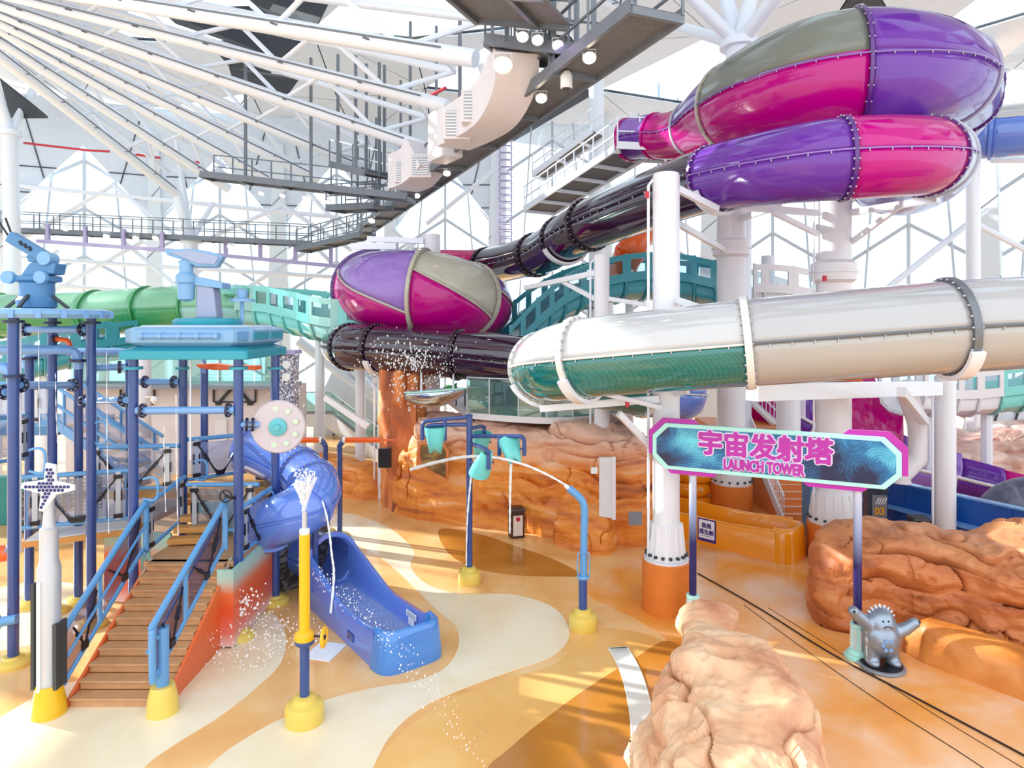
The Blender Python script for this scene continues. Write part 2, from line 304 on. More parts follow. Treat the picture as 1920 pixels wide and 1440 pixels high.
# ================================================================ SETTING: floor
fl = one('floor', 'floor_tan', None, lambda b: b.box((0, 22, -.15), (110, 70, .3)), smooth=False); struct('floor', mesh=fl)
def patch(name, px, z, material, closed=True, n=8, raw=False):
    pts = [G(x, y)[:2] for x, y in px]; c = pts if raw else cr(pts, n, True)
    b = MB(); b.ext([(x, y, -.05) for x, y in c], (0, 0, .05+z)); return b.build(name, material, fl, smooth=False)
patch('floor_patch', [(1110, 1085), (1200, 1040), (1300, 985), (1215, 905), (1230, 800), (1500, 745), (1960, 745), (2300, 900), (2300, 1900), (1700, 1900), (1300, 1900), (1180, 1620), (1200, 1440), (1265, 1300), (1262, 1215), (1190, 1160), (1110, 1120)], .003, 'floor_orange')
patch('floor_patch', [(880, 1440), (850, 1700), (1010, 1900), (1300, 1700), (1300, 1440), (1290, 1260), (1240, 1200), (1120, 1180), (1040, 1245), (940, 1275), (850, 1310), (770, 1360), (700, 1440), (660, 1600), (760, 1700)], .005, 'floor_gold')
patch('floor_patch', [(905, 1470), (960, 1400), (1040, 1335), (1110, 1285), (1190, 1235), (1250, 1202), (1290, 1235), (1300, 1330), (1260, 1440), (1250, 1700), (960, 1700)], .009, 'floor_brown')
patch('floor_patch', [(-60, 1440), (-60, 1370), (0, 1345), (60, 1310), (130, 1280), (330, 1250), (440, 1180), (505, 1150), (535, 1185), (528, 1240), (480, 1290), (410, 1345), (330, 1395), (270, 1440), (220, 1520), (0, 1520)], .004, 'floor_cream')
patch('floor_patch', [(390, 1440), (480, 1373), (560, 1333), (620, 1310), (700, 1290), (780, 1277), (835, 1252), (860, 1210), (852, 1172), (815, 1140), (720, 1050), (640, 1010), (560, 985), (640, 962), (720, 985), (775, 1030), (770, 1062), (800, 1095), (860, 1113), (960, 1115), (1035, 1138), (1068, 1184), (1040, 1228), (960, 1258), (880, 1287), (800, 1322), (740, 1370), (700, 1440), (660, 1560), (330, 1560)], .006, 'floor_cream')
patch('floor_patch', [(826, 992), (835, 1030), (880, 1062), (960, 1078), (1040, 1081), (1088, 1078), (1040, 1050), (960, 1022), (900, 1002)], .007, 'floor_brown')
patch('floor_patch', [(-40, 1120), (60, 1090), (160, 1100), (200, 1140), (120, 1190), (0, 1220), (-60, 1200)], .004, 'floor_cream')
# cables over the right hand floor
for pp, r_ in (([(1308, 1076), (1420, 1140), (1560, 1228), (1720, 1312), (1900, 1408), (2050, 1490)], .018), ([(1395, 1135), (1500, 1212), (1640, 1310), (1800, 1412), (1960, 1520)], .007), ([(1440, 1140), (1560, 1215), (1720, 1320), (1920, 1442)], .006)):
    b = MB(); b.tube([Vector((*p, r_+.004)) for p in cr([G(x, y)[:2] for x, y in pp], 8)], r_, 6)
    tag(b.build('floor_cable', 'cable'), 'thick dark cable running across the orange floor beside the creature statue' if r_ > .01 else 'thin dark cable laid across the glossy orange floor', 'cable', None if r_ > .01 else 'thin floor cables')
# white curved drain grate
dr = thing('drain_grate', 'curved white slotted drain grate set into the brown floor', 'drain', G(1190, 1300))
cl = cr([G(x, y)[:2] for x, y in ((1159, 1216), (1183, 1262), (1201, 1330), (1208, 1400), (1208, 1500), (1203, 1620))], 16)
L, R_ = [], []
for i, p in enumerate(cl):
    a = Vector(cl[min(i+1, len(cl)-1)])-Vector(cl[max(i-1, 0)]); nrm = Vector((a.y, -a.x)).normalized()
    L.append(Vector(p)-nrm*.20); R_.append(Vector(p)+nrm*.20)
b = MB(); b.grid([[Vector((*l, .011)), Vector((*r, .011))] for l, r in zip(L, R_)]); b.build('drain_channel', 'drain_gap', dr, smooth=False)
for side in (L, R_):
    b = MB(); b.tube([Vector((*p, .016)) for p in side], .02, 6); b.build('grate_rim', 'drain_white', dr)
b = MB()
for i in range(len(cl)-1):
    for k in range(2):
        t = k/2; l = L[i].lerp(L[i+1], t); r = R_[i].lerp(R_[i+1], t); b.bar((*l, .02), (*r, .02), .034 if i < 60 else .034, .014)
o = b.build('grate_slat', 'drain_white', dr, smooth=False); o['kind'] = 'stuff'

# ================================================================ SETTING: glazed wall
WALL = [(-58, 18), (-50, 29), (-41, 38), (-33, 43.5), (-25, 47), (-17, 49), (-9, 50), (-1, 50), (7, 49), (14, 46.5), (21, 43), (27.5, 38.5), (33, 33), (37.5, 26.5), (41, 18)]
def wtop(i): return 19.5
for i in range(len(WALL)-1):
    a, c = Vector((*WALL[i], 0)), Vector((*WALL[i+1], 0)); wdt = (c-a).length; u = (c-a).normalized(); nrm = Vector((u.y, -u.x, 0)); 
    if nrm.y > 0: nrm = -nrm
    wn = struct('window_%d' % (i+1), a.lerp(c, .5))
    ht = 20.0 if i < 7 else 23.0
    def at(s, z, off=0): return a.lerp(c, s)+Vector((0, 0, z))+nrm*off
    rows = 6; z0 = .6; rh = (ht-z0)/rows; rise = 2.6
    for r_ in range(rows):
        for half in (0, 1):
            s0, s1 = (0, .5) if half == 0 else (.5, 1)
            zl, zr = (0, rise) if half == 0 else (rise, 0)
            zb, zt = z0+r_*rh-rise*.5, z0+(r_+1)*rh-rise*.5
            poly = [at(s0, max(zb+zl, .05)), at(s1, max(zb+zr, .05)), at(s1, zt+zr), at(s0, zt+zl)]
            b = MB(); b.ext(poly, nrm*.02); b.build('pane', 'pane_glass', wn, smooth=False)
        if r_:
            zb = z0+r_*rh-rise*.5
            for s0, s1, p0, p1 in ((0, .5, 0, rise), (.5, 1, rise, 0)):
                b = MB(); b.bar(at(s0, zb+p0, .12), at(s1, zb+p1, .12), .14, .2); b.build('mullion', 'mullion', wn, smooth=False)
    b = MB(); b.bar(at(.5, 0, .12), at(.5, ht+1.2, .12), .16, .16); b.build('mullion', 'mullion', wn, smooth=False)
    for s0, s1 in ((.12, .32), (.88, .68)):
        b = MB(); b.bar(at(s0, 0, .2), at(s1, ht, .2), .10, .10); b.build('mullion', 'mullion', wn, smooth=False)
    # tapered clad pier at the start of every bay, leaning inwards
    pier = thing('wall_pier', 'white clad tapering pier between chevron glass bays', 'pier', a, 'white piers of the glazed wall')
    wb, wt = (2.1, .7) if i % 2 else (1.5, .6)
    b = MB(); q = [a-u*wb/2, a+u*wb/2, a+u*wt/2+Vector((0, 0, ht)), a-u*wt/2+Vector((0, 0, ht))]; b.ext(q, nrm*.9); b.build('pier_shaft', 'pier', pier, smooth=False, bevel=.05)
    for k in range(1, 5):
        z = ht*k/5; ww = wb+(wt-wb)*k/5; b = MB(); b.bar(a-u*ww/2+nrm*.905+Vector((0, 0, z-.5)), a+u*ww/2+nrm*.905+Vector((0, 0, z+.5)), .05, .03); b.build('panel_joint', 'joint', pier, smooth=False)
# white upper cladding over the left bays
for i in (3, 4, 5, 6):
    a, c = Vector((*WALL[i], 0)), Vector((*WALL[i+1], 0)); u = (c-a).normalized(); nrm = Vector((u.y, -u.x, 0)); nrm = -nrm if nrm.y > 0 else nrm
    wl = struct('wall_back' if i == 3 else 'wall_back.%03d' % (i-3), a.lerp(c, .5)+Vector((0, 0, 15)))
    def at(s, z): return a.lerp(c, s)+Vector((0, 0, z))+nrm*.5
    for q in ([(0, 14), (.5, 19), (0, 21)], [(1, 14), (1, 21), (.5, 19)], [(0, 21), (.5, 19), (1, 21), (1, 22), (0, 22)], [(0, 13.6), (.22, 16.0), (0, 14)], [(1, 13.6), (1, 14), (.78, 16.0)]):
        b = MB(); b.ext([at(*p) for p in q], nrm*.12); b.build('cladding_panel', 'cladding', wl, smooth=False)
    for q in (((0, 17.3), (.33, 17.3)), ((.25, 16.6), (.12, 21)), ((1, 17.3), (.67, 17.3)), ((.75, 16.6), (.88, 21)), ((0, 15.6), (.16, 15.6)), ((1, 15.6), (.84, 15.6))):
        b = MB(); b.bar(at(*q[0])+nrm*.14, at(*q[1])+nrm*.14, .07, .07); b.build('cladding_joint', 'joint', wl, smooth=False)

# ================================================================ SETTING: ceiling of triangular panels
ce = struct('ceiling', (0, 30, 22))
def zc(x, y): return 25.5-5.0*max(0, (y-26)/26)**2-3.2*(abs(x+4)/45)**2+(.7 if int(round(x/6.0)+round(y/6.0)) % 2 else 0)
deck = MB()
def indoors(x, y):
    poly = WALL+[(41, -10), (-58, -10)]; c = False
    for i in range(len(poly)):
        (xa, ya), (xb, yb) = poly[i], poly[i-1]
        if (ya > y) != (yb > y) and x < (xb-xa)*(y-ya)/(yb-ya)+xa: c = not c
    return c
for ix in range(-9, 8):
    for iy in range(1, 9):
        x0, x1, y0, y1 = ix*6.0, ix*6.0+6, iy*6.0-2, iy*6.0+4
        q = [Vector((x, y, zc(x, y))) for x, y in ((x0, y0), (x1, y0), (x1, y1), (x0, y1))]
        tris = [(0, 1, 2), (0, 2, 3)] if (ix+iy) % 2 else [(0, 1, 3), (1, 2, 3)]
        for k, t in enumerate(tris):
            tri = [q[j] for j in t]; cen = sum(tri, Vector())/3
            if not any(indoors(p.x, p.y) for p in tri+[cen]): continue
            h = (ix*7+iy*13+k*5) % 17
            kind = 'pane_glass' if h in (1, 4, 8, 11) or (ix < -4 and h == 14) else ('dark_louvre' if h in (2, 6) else 'cladding')  # extra glass panels beyond the left side are added to brighten the hall
            b = MB(); b.ext([p.lerp(cen, .02) for p in tri], (0, 0, .06)); b.build('skylight_pane' if kind == 'pane_glass' else 'ceiling_panel', kind, ce, smooth=False)
            if kind != 'pane_glass': deck.ext([p+Vector((0, 0, .16)) for p in tri], (0, 0, .05))
o = deck.build('roof_deck', 'joint', ce, smooth=False)
b = MB(); b.bar((-54, 4, 25.2), (48, 4, 25.2), .4, 1.2); b.build('edge_beam', 'white_paint', ce, smooth=False)

# ================================================================ roof trusses fanning out from the hub
HUB = P(-225, -68, 29)
def truss(name, a, c, rb, rt, hgt, nweb, label, group, side=.9):
    t = thing(name, label, 'truss', a.lerp(c, .5), group)
    dirn = (c-a).normalized(); sd = Vector((dirn.y, -dirn.x, 0)).normalized()
    b = MB(); b.tube([a, c], rb, 14); b.build('bottom_chord', 'white_paint', t)
    tops = []
    for s in (-1, 1):
        ta, tb = a+Vector((0, 0, hgt*.6))+sd*s*side*.3, c+Vector((0, 0, hgt))+sd*s*side; tops.append((ta, tb))
        b = MB(); b.tube([ta, tb], rt, 10); b.build('top_chord', 'white_paint', t)
    for k in range(nweb):
        f0, f1 = (k+.5)/nweb, (k+1.0)/nweb
        for s, (ta, tb) in enumerate(tops):
            b = MB(); b.tube([a.lerp(c, f0), ta.lerp(tb, f1 if (k+s) % 2 else max(0, f0-.5/nweb))], rt*.7, 8); b.build('web_brace', 'white_paint', t)
        b = MB(); b.tube([tops[0][0].lerp(tops[0][1], f1), tops[1][0].lerp(tops[1][1], f1)], rt*.55, 6); b.build('cross_tie', 'white_paint', t)
    # service pipe with brackets under the chord
    off = sd*(rb+.28)
    b = MB(); b.tube([a.lerp(c, .12)+off, a.lerp(c, .97)+off], .035, 6); b.build('service_pipe', 'steel_grey', t)
    for k in range(7):
        f = .16+k*.12; p = a.lerp(c, f); b = MB(); b.bar(p+off*.4, p+off+Vector((0, 0, -.06)), .05, .05); b.build('pipe_bracket', 'steel_grey', t, smooth=False)
    return t
ends = [(892, 110, 19, .26), (838, 198, 23, .22), (795, 277, 27.5, .27), (690, 318, 31.5, .22), (600, 336, 34.5, .25), (520, 345, 36.5, .22), (430, 355, 38.5, .25), (333, 365, 40.5, .28)]
for x, y, d, r_ in ends:
    truss('roof_truss', HUB, P(x, y, d), r_, .13, 1.5, 6, 'white tubular truss fanning out from the corner hub under the ceiling', 'fanned roof trusses')
for x, y, d in ((1180, -140, 24), (1320, -120, 30)):
    truss('roof_truss', P(x-420, y-60, d+2), P(x, y+170, d+12), .2, .12, 1.4, 6, 'white tubular truss crossing above the grey diagonal catwalk', 'crossing roof trusses')
hb = thing('truss_hub', 'large white steel hub where the fanned trusses meet', 'hub', HUB); b = MB(); b.lathe([(0, -1.2), (.9, -1.0), (1.1, 0), (.9, 1.3), (0, 1.5)], HUB, 20); b.build('hub_drum', 'white_paint', hb); b = MB(); b.tube([HUB+V(0, 0, 1.3), HUB+V(0, 0, 4)], .4, 14); b.build('hub_stem', 'white_paint', hb)
# dark louvre fields hung between trusses
for q in ([(300, 20, 34), (480, 15, 33), (610, 60, 31), (520, 110, 32), (330, 45, 35)], [(520, 0, 33), (620, 0, 31), (590, 60, 31), (500, 30, 33)], [(0, 150, 40), (70, 205, 40), (90, 222, 40), (20, 222, 41)], [(430, 130, 36), (560, 150, 34), (540, 178, 35), (440, 160, 37)]):
    b = MB(); b.ext([P(*p) for p in q], (0, 0, .12)); tag(b.build('louvre_field', 'dark_louvre', smooth=False), 'dark grey louvre sheet hung above the fanned trusses', 'louvre', 'dark louvre sheets under the ceiling')
# red sprinkler mains
for q in ([(45, 268, 41), (165, 282, 40), (205, 284, 40)], [(255, 290, 40), (300, 296, 40)], [(352, 303, 40), (380, 305, 40)], [(795, 185, 27), (835, 165, 26)]):
    b = MB(); b.tube([P(*p) for p in q], .07, 8); tag(b.build('sprinkler_pipe', 'red'), 'dark red sprinkler pipe slung below the trusses', 'pipe', 'red sprinkler pipes')

# ================================================================ tall roof columns
def roof_column(px, ytop, d, r0, r1, lean=0, branches=(), label='', grp=None):
    foot = P(px, 605, d); foot.z = 0; top = P(px+lean, ytop, d)
    t = thing('roof_column', label, 'column', foot, grp)
    b = MB(); b.tube([foot, foot.lerp(top, .5), top], [r0, (r0+r1)/2, r1], 18); b.build('shaft', 'white_paint', t)
    b = MB(); b.lathe([(r1*1.5, -.15), (r1*1.5, .15)], top, 18); b.build('head_plate', 'white_paint', t)
    for bx, by, bd, br in branches:
        b = MB(); b.tube([top, P(bx, by, bd)], [br, br*.8], 12); b.build('branch', 'white_paint', t)
    return t
roof_column(1385, 84, 27, .5, .5, 0, ((1290, -10, 26, .3), (1345, -60, 30, .34), (1425, -70, 27, .34), (1500, -60, 24, .34), (1240, 40, 30, .26)), 'white branching column whose arms spread behind the big purple slide loop')
roof_column(32, 250, 40, .48, .42, -14, ((-40, 60, 38, .3), (90, 120, 42, .25)), 'thick white column rising behind the turret canopy')
roof_column(362, 452, 41, .55, .42, -4, ((333, 365, 40.5, .34), (400, 380, 42, .2), (330, 260, 43, .2)), 'white column behind the radar canopy carrying the last fanned truss')
roof_column(932, 230, 41, .5, .42, 6, ((900, 120, 40, .25), (985, 110, 42, .25)), 'white column beside the caged ladder')
roof_column(1118, 120, 36, .45, .4, 0, ((1060, 40, 35, .25), (1180, 20, 37, .25)), 'slim white column behind the stair platform')
# steel bracing in front of the rear glass
def brace(label, grp, segs, d, r=.14, m='white_paint', name='wall_brace'):
    for x0, y0, x1, y1 in segs:
        b = MB(); b.tube([P(x0, y0, d), P(x1, y1, d)], r, 8); tag(b.build(name, m), label, 'brace', grp)
brace('white tubular wall brace crossing the rear glazing', 'tubular wall braces',
      [(-20, 343, 640, 408), (-20, 480, 640, 520), (110, 536, 350, 553), (40, 450, 215, 345), (210, 345, 355, 462), (345, 468, 530, 385), (530, 385, 660, 470), (95, 548, 270, 452), (230, 452, 362, 562), (-10, 520, 60, 600), (420, 566, 590, 462), (590, 462, 690, 560), (-20, 560, 110, 470), (650, 440, 560, 340), (690, 520, 800, 440), (800, 420, 925, 320), (735, 430, 880, 560)], 43)
brace('big pale brace sloping down behind the splash pillar', 'sloping braces', [(560, 640, 770, 800), (545, 735, 700, 860), (660, 690, 760, 800)], 41, .3)
brace('white diagonal brace before the right hand glazing', 'right wall braces', [(1765, 740, 1900, 860), (1830, 420, 1945, 480), (1590, 600, 1850, 392), (1860, 300, 1960, 300)], 33, .16)
# grey triangular wall panel areas low at the back
for q, lab in (([(588, 770), (640, 660), (700, 690), (735, 760), (735, 870), (588, 870)], 'pale grey clad wall behind the glass stair'), ([(1830, 740), (1930, 720), (1960, 900), (1790, 880)], 'pale clad wall behind the pink rocks')):
    b = MB(); b.ext([P(x, y, 42 if x < 1000 else 35) for x, y in q], (0, .3, 0)); o = b.build('wall_panel', 'cladding', smooth=False); tag(o, lab, 'wall panel')
    for k in range(3):
        x0 = q[0][0]+30+k*38; j = MB(); j.bar(P(x0, q[0][1]+70, 41.9 if x0 < 1000 else 34.9), P(x0+26, q[0][1]-20, 41.9 if x0 < 1000 else 34.9), .08, .08); j.build('panel_joint', 'joint', o, smooth=False)

# ================================================================ catwalks
def catwalk(a, c, wd, label, rails=(1, 1), hang=0, hz=6, grp=None, step=1.6, m='steel_grey'):
    a, c = Vector(a), Vector(c); t = thing('catwalk', label, 'catwalk', a.lerp(c, .5), grp)
    u = (c-a).normalized(); sd = Vector((u.y, -u.x, 0)).normalized(); L_ = (c-a).length; n = max(2, int(L_/step)); Z = Vector((0, 0, 1))
    b = MB(); b.bar(a, c, wd, .05); b.build('deck_grating', 'grating', t, smooth=False)
    for k in range(0, n+1, 2):
        p = a.lerp(c, k/n); b = MB(); b.bar(p-sd*wd/2-Z*.1, p+sd*wd/2-Z*.1, .1, .14); b.build('cross_joist', m, t, smooth=False)
    for s, on in ((-1, rails[0]), (1, rails[1])):
        e = sd*s*wd/2
        b = MB(); b.bar(a+e, c+e, .09, .28); b.build('edge_beam', m, t, smooth=False)
        if not on: continue
        for h in (.55, 1.1):
            b = MB(); b.bar(a+e+Z*h, c+e+Z*h, .05, .05); b.build('handrail', m, t, smooth=False)
        for k in range(n+1):
            p = a.lerp(c, k/n)+e; b = MB(); b.bar(p, p+Z*1.1, .055, .055); b.build('baluster', m, t, smooth=False)
        for k in range(hang):
            p = a.lerp(c, (k+.5)/hang)+e; b = MB(); b.bar(p, p+Z*hz, .12, .12); b.build('hanger', m, t, smooth=False)
    return t
A_, B_ = V(2.75, 12.6, 13.0), V(-10.4, 45, 13.0)
catwalk(A_, B_, 1.15, 'long dark steel catwalk slung diagonally under the roof with floodlights', (1, 1), 5, 7)
catwalk(P(935, 92, 16.8), P(1105, 112, 15.6), 1.3, 'short grating catwalk branching off the diagonal catwalk by three spotlights', (1, 1), 2, 6, step=.7)
catwalk(P(865, 8, 15.2), P(1045, 20, 14.2), 1.5, 'upper grating platform above the curved air duct', (1, 1), 2, 4, step=.7)
catwalk(P(388, 330, 31), P(770, 372, 29), 1.0, 'hanging grey catwalk bridge below the truss ends', (1, 0), 3, 6, step=1.0)
catwalk(P(630, 392, 33), P(720, 388, 31), 1.2, 'short lower catwalk landing beneath the hanging bridge', (1, 1), 0, step=.9)
catwalk(P(645, 312, 31), P(712, 330, 29), 1.5, 'small raised grey service platform above the hanging bridge', (1, 1), 2, 5, step=.8)
catwalk(P(-60, 428, 42), P(590, 458, 40), 1.1, 'long grey maintenance gallery along the rear glazing', (1, 1), 0, step=1.3)
catwalk(P(570, 468, 39), P(690, 440, 36), 1.1, 'angled grey gallery end joining the diagonal catwalk', (1, 1), 0, step=1.0)
# white inspection platform with railings to the right
def platform(a, c, wd, label):
    t = catwalk(a, c, wd, label, (1, 1), 0, step=.7, m='white_paint'); return t
platform(P(1012, 395, 33), P(1185, 285, 27), 1.8, 'sloping white steel stairway with railings leading to the purple slide start')
platform(P(1165, 285, 27), P(1330, 292, 26), 2.2, 'white steel start platform below the small purple tube mouth')
platform(P(1010, 330, 36), P(1120, 250, 34), 1.2, 'white upper landing with slatted railing behind the start stairway')
# purple light rails at the back
for q in ([(70, 452), (325, 470)], [(405, 478), (640, 500)]):
    t = thing('light_rail', 'lilac steel light rail hung below the rear gallery', 'light rail', P(*q[0], 41), 'lilac light rails')
    b = MB(); b.bar(P(*q[0], 41), P(*q[1], 40), .22, .22); b.build('rail_bar', 'lilac_steel', t, smooth=False)
    for k in range(4):
        p = P(*q[0], 41).lerp(P(*q[1], 40), .08+k*.28); b = MB(); b.bar(p, p+V(0, 0, 1.1), .2, .2); b.build('drop_post', 'lilac_steel', t, smooth=False)
# caged ladder
t = thing('caged_ladder', 'tall lilac steel ladder with round safety cage', 'ladder', P(945, 605, 40))
zb, zt = 10.6, 18.2; o_ = P(948, 605, 40)
for s in (-.35, .35):
    b = MB(); b.bar((o_.x+s, 40, zb), (o_.x+s, 40, zt), .06); b.build('stile', 'lilac_steel', t, smooth=False)
for k in range(18):
    z = zb+k*.42; b = MB(); b.tube([(o_.x-.35, 40, z), (o_.x+.35, 40, z)], .03, 6); b.build('rung', 'lilac_steel', t)
    b = MB(); b.tube([(o_.x-.4*math.cos(q), 40-.75*math.sin(q), z+.2) for q in [math.pi*j/8 for j in range(9)]], .03, 5); b.build('cage_hoop', 'lilac_steel', t)
# ================================================================ air ducts
def duct(label, pts, wd, hg, grilles):
    t = thing('air_duct', label, 'air duct', pts[0]); c = cr(pts, 6); rows = []
    for i, p in enumerate(c):
        p = Vector(p); u = (Vector(c[min(i+1, len(c)-1)])-Vector(c[max(i-1, 0)])).normalized(); sd = u.cross(V(0, 0, 1)).normalized(); up = sd.cross(u)
        rows.append([p+sd*wd/2+up*hg/2, p-sd*wd/2+up*hg/2, p-sd*wd/2-up*hg/2, p+sd*wd/2-up*hg/2])
    b = MB(); b.grid(rows, True); k = len(rows)*4; b.f += [(3, 2, 1, 0), (k-4, k-3, k-2, k-1)]; b.build('duct_body', 'duct_white', t, ang=.3)
    for cpos, sz in grilles:
        b = MB(); b.box(cpos, sz); bx = b.build('outlet_box', 'duct_white', t, smooth=False, bevel=.03)
        f = MB(); f.box(Vector(cpos)+V(0, -sz[1]/2-.015, 0), (sz[0]*.8, .03, sz[2]*.8)); g = f.build('grille', 'grille', bx, smooth=False)
        for j in range(8):
            f = MB(); f.box(Vector(cpos)+V(0, -sz[1]/2-.035, sz[2]*(.35-.1*j)), (sz[0]*.78, .02, sz[2]*.04)); f.build('vane', 'white_paint', bx, smooth=False)
    return t
duct('big curved white air duct bending down beside the catwalk with two outlets', [P(965, 90, 16.6), P(958, 140, 17.0), P(930, 195, 18), P(890, 225, 19.5), P(850, 245, 21)], 1.1, 1.1, [(P(893, 203, 18.4), (.8, .5, .9)), (P(858, 236, 19.6), (.8, .5, .9))])
duct('smaller white air duct box hung beside the catwalk further along', [P(800, 290, 26), P(780, 315, 26.5), P(755, 325, 27.5)], 1.3, 1.4, [(P(790, 312, 25.6), (.8, .3, .9)), (P(760, 322, 26.3), (.8, .3, .9))])
duct('grey slab shaped air handler between the two white ducts', [P(850, 245, 22.5), P(820, 262, 24)], .7, 1.7, [])
# ================================================================ floodlights
def flood(x, y, d, s, m='lamp_glow', label='bright square floodlight clamped under the diagonal catwalk', grp='catwalk floodlights', aim=(0, -.6, -.8)):
    p = P(x, y, d); t = thing('floodlight', label, 'floodlight', p, grp); ax = Vector(aim).normalized()
    b = MB(); b.lathe([(s*.55, -s*.5), (s*.75, -s*.3), (s, s*.1), (s, s*.25)], p, 16, ax); b.build('housing', 'white_plastic', t)
    b = MB(); b.lathe([(s*.85, s*.22), (s*.85, s*.28)], p, 16, ax); b.build('lens', m, t)
    b = MB(); b.tube([p+V(-s*.9, 0, 0), p+V(-s*.9, 0, s*1.1), p+V(s*.9, 0, s*1.1), p+V(s*.9, 0, 0)], s*.09, 6); b.build('yoke', 'white_plastic', t)
for x, y, d in ((1105, 107, 14.2), (1015, 183, 16.7), (940, 244, 19.6), (838, 324, 25.1), (782, 366, 29.6), (697, 413, 36.8), (672, 442, 43.3)):
    flood(x, y, d, .15 if d < 30 else .2)
flood(943, 120, 15.6, .23, label='large round floodlight with amber mesh lens beside the curved duct', grp=None)
for x, y in ((980, 68), (1008, 74), (1046, 84)): flood(x, y, 15.2, .14, 'violet_glow', 'small white spotlight with violet glow on the short catwalk', 'violet spotlights')
for x, y in ((490, 362), (530, 366), (572, 370), (615, 378), (700, 470)): flood(x, y, 30.5, .14, 'violet_glow', 'tiny violet spotlight under the hanging bridge', 'bridge spotlights')
for x, y in ((122, 422), (200, 437), (255, 440), (292, 440), (432, 456)): flood(x, y+6, 40, .2, 'lamp_glow', 'floodlight under the rear gallery', 'gallery floodlights')
t = thing('hanging_speaker', 'white cylinder speaker hung under the diagonal catwalk', 'speaker', P(1062, 150, 15.5)); b = MB(); b.lathe([(.08, .2), (.14, .1), (.14, -.18), (.11, -.2)], P(1062, 150, 15.5)); b.build('speaker_body', 'white_plastic', t); b = MB(); b.lathe([(.11, -.19), (.1, -.215)], P(1062, 150, 15.5)); b.build('speaker_mesh', 'dark_metal', t); b = MB(); b.tube([P(1062, 150, 15.5)+V(0, 0, .2), P(1062, 150, 15.5)+V(0, 0, .6)], .03, 6); b.build('bracket', 'dark_metal', t)

# ================================================================ SLIDES
def sweep_frames(ctrl, n=10):
    """ctrl: (px,py,d,r) -> sampled list of (pos, side, up, tangent, r)"""
    pts = cr([(*P(x, y, d), r) for x, y, d, r in ctrl], n); out = []; K = len(pts)
    for i, p in enumerate(pts):
        t = (Vector(pts[min(i+1, K-1)][:3])-Vector(pts[max(i-1, 0)][:3])).normalized(); s = t.cross(V(0, 0, 1)).normalized(); u = s.cross(t)
        out.append((Vector(p[:3]), s, u, t, p[3]))
    return out
def arc(fr, a, k=1.0): return fr[0]+(fr[1]*math.cos(a)+fr[2]*math.sin(a))*fr[4]*k
def shell(F, i0, i1, a0, a1, name, m, parent, n=20, solid=.04, skew=0):
    rows = []
    for i in range(i0, i1+1):
        f = (i-i0)/max(1, i1-i0); rows.append([arc(F[i], a0+(a1-a0)*k/n+skew*(f-.5)) for k in range(n+1)])
    b = MB(); b.grid(rows); return b.build(name, m, parent, solid=solid, ang=1.2)
def flange(F, i, m, parent, bolt='bolt', k=1.08, wd=.07, nb=28, bolts=True):
    p, s, u, t, r = F[i]; rows = []
    for q in range(41):
        a = 2*math.pi*q/40; e = s*math.cos(a)+u*math.sin(a)
        rows.append([p+e*r*.99-t*wd, p+e*r*k-t*wd, p+e*r*k+t*wd, p+e*r*.99+t*wd])
    b = MB(); b.grid(rows, True); fo = b.build('flange', m, parent, ang=.7)
    if bolts:
        b = MB()
        for q in range(nb):
            a = 2*math.pi*q/nb; e = s*math.cos(a)+u*math.sin(a)
            for sg in (-1, 1): b.lathe([(.028, 0), (.02, .035)], p+e*r*(1+(k-1)*.55)+t*wd*sg, 6, t*sg)
        o = b.build('bolt_ring', bolt, fo); o['kind'] = 'stuff'
    return fo
def seam(F, i0, i1, a, m, parent, bolts=True):
    pts = [arc(F[i], a, 1.015) for i in range(i0, i1+1)]
    b = MB(); b.tube(pts, .024, 5); so = b.build('seam_flange', m, parent)
    if bolts:
        b = MB(); acc = 0
        for i in range(1, len(pts)):
            acc += (pts[i]-pts[i-1]).length
            if acc > .38: acc = 0; b.box(pts[i]+V(0, 0, -.04), (.022, .022, .07))
        if b.v: o = b.build('seam_bolts', 'bolt' if m != 'plum_flange' else 'bolt', so); o.name = 'seam_bolt'; o['kind'] = 'stuff'
PI = math.pi
NS = 10
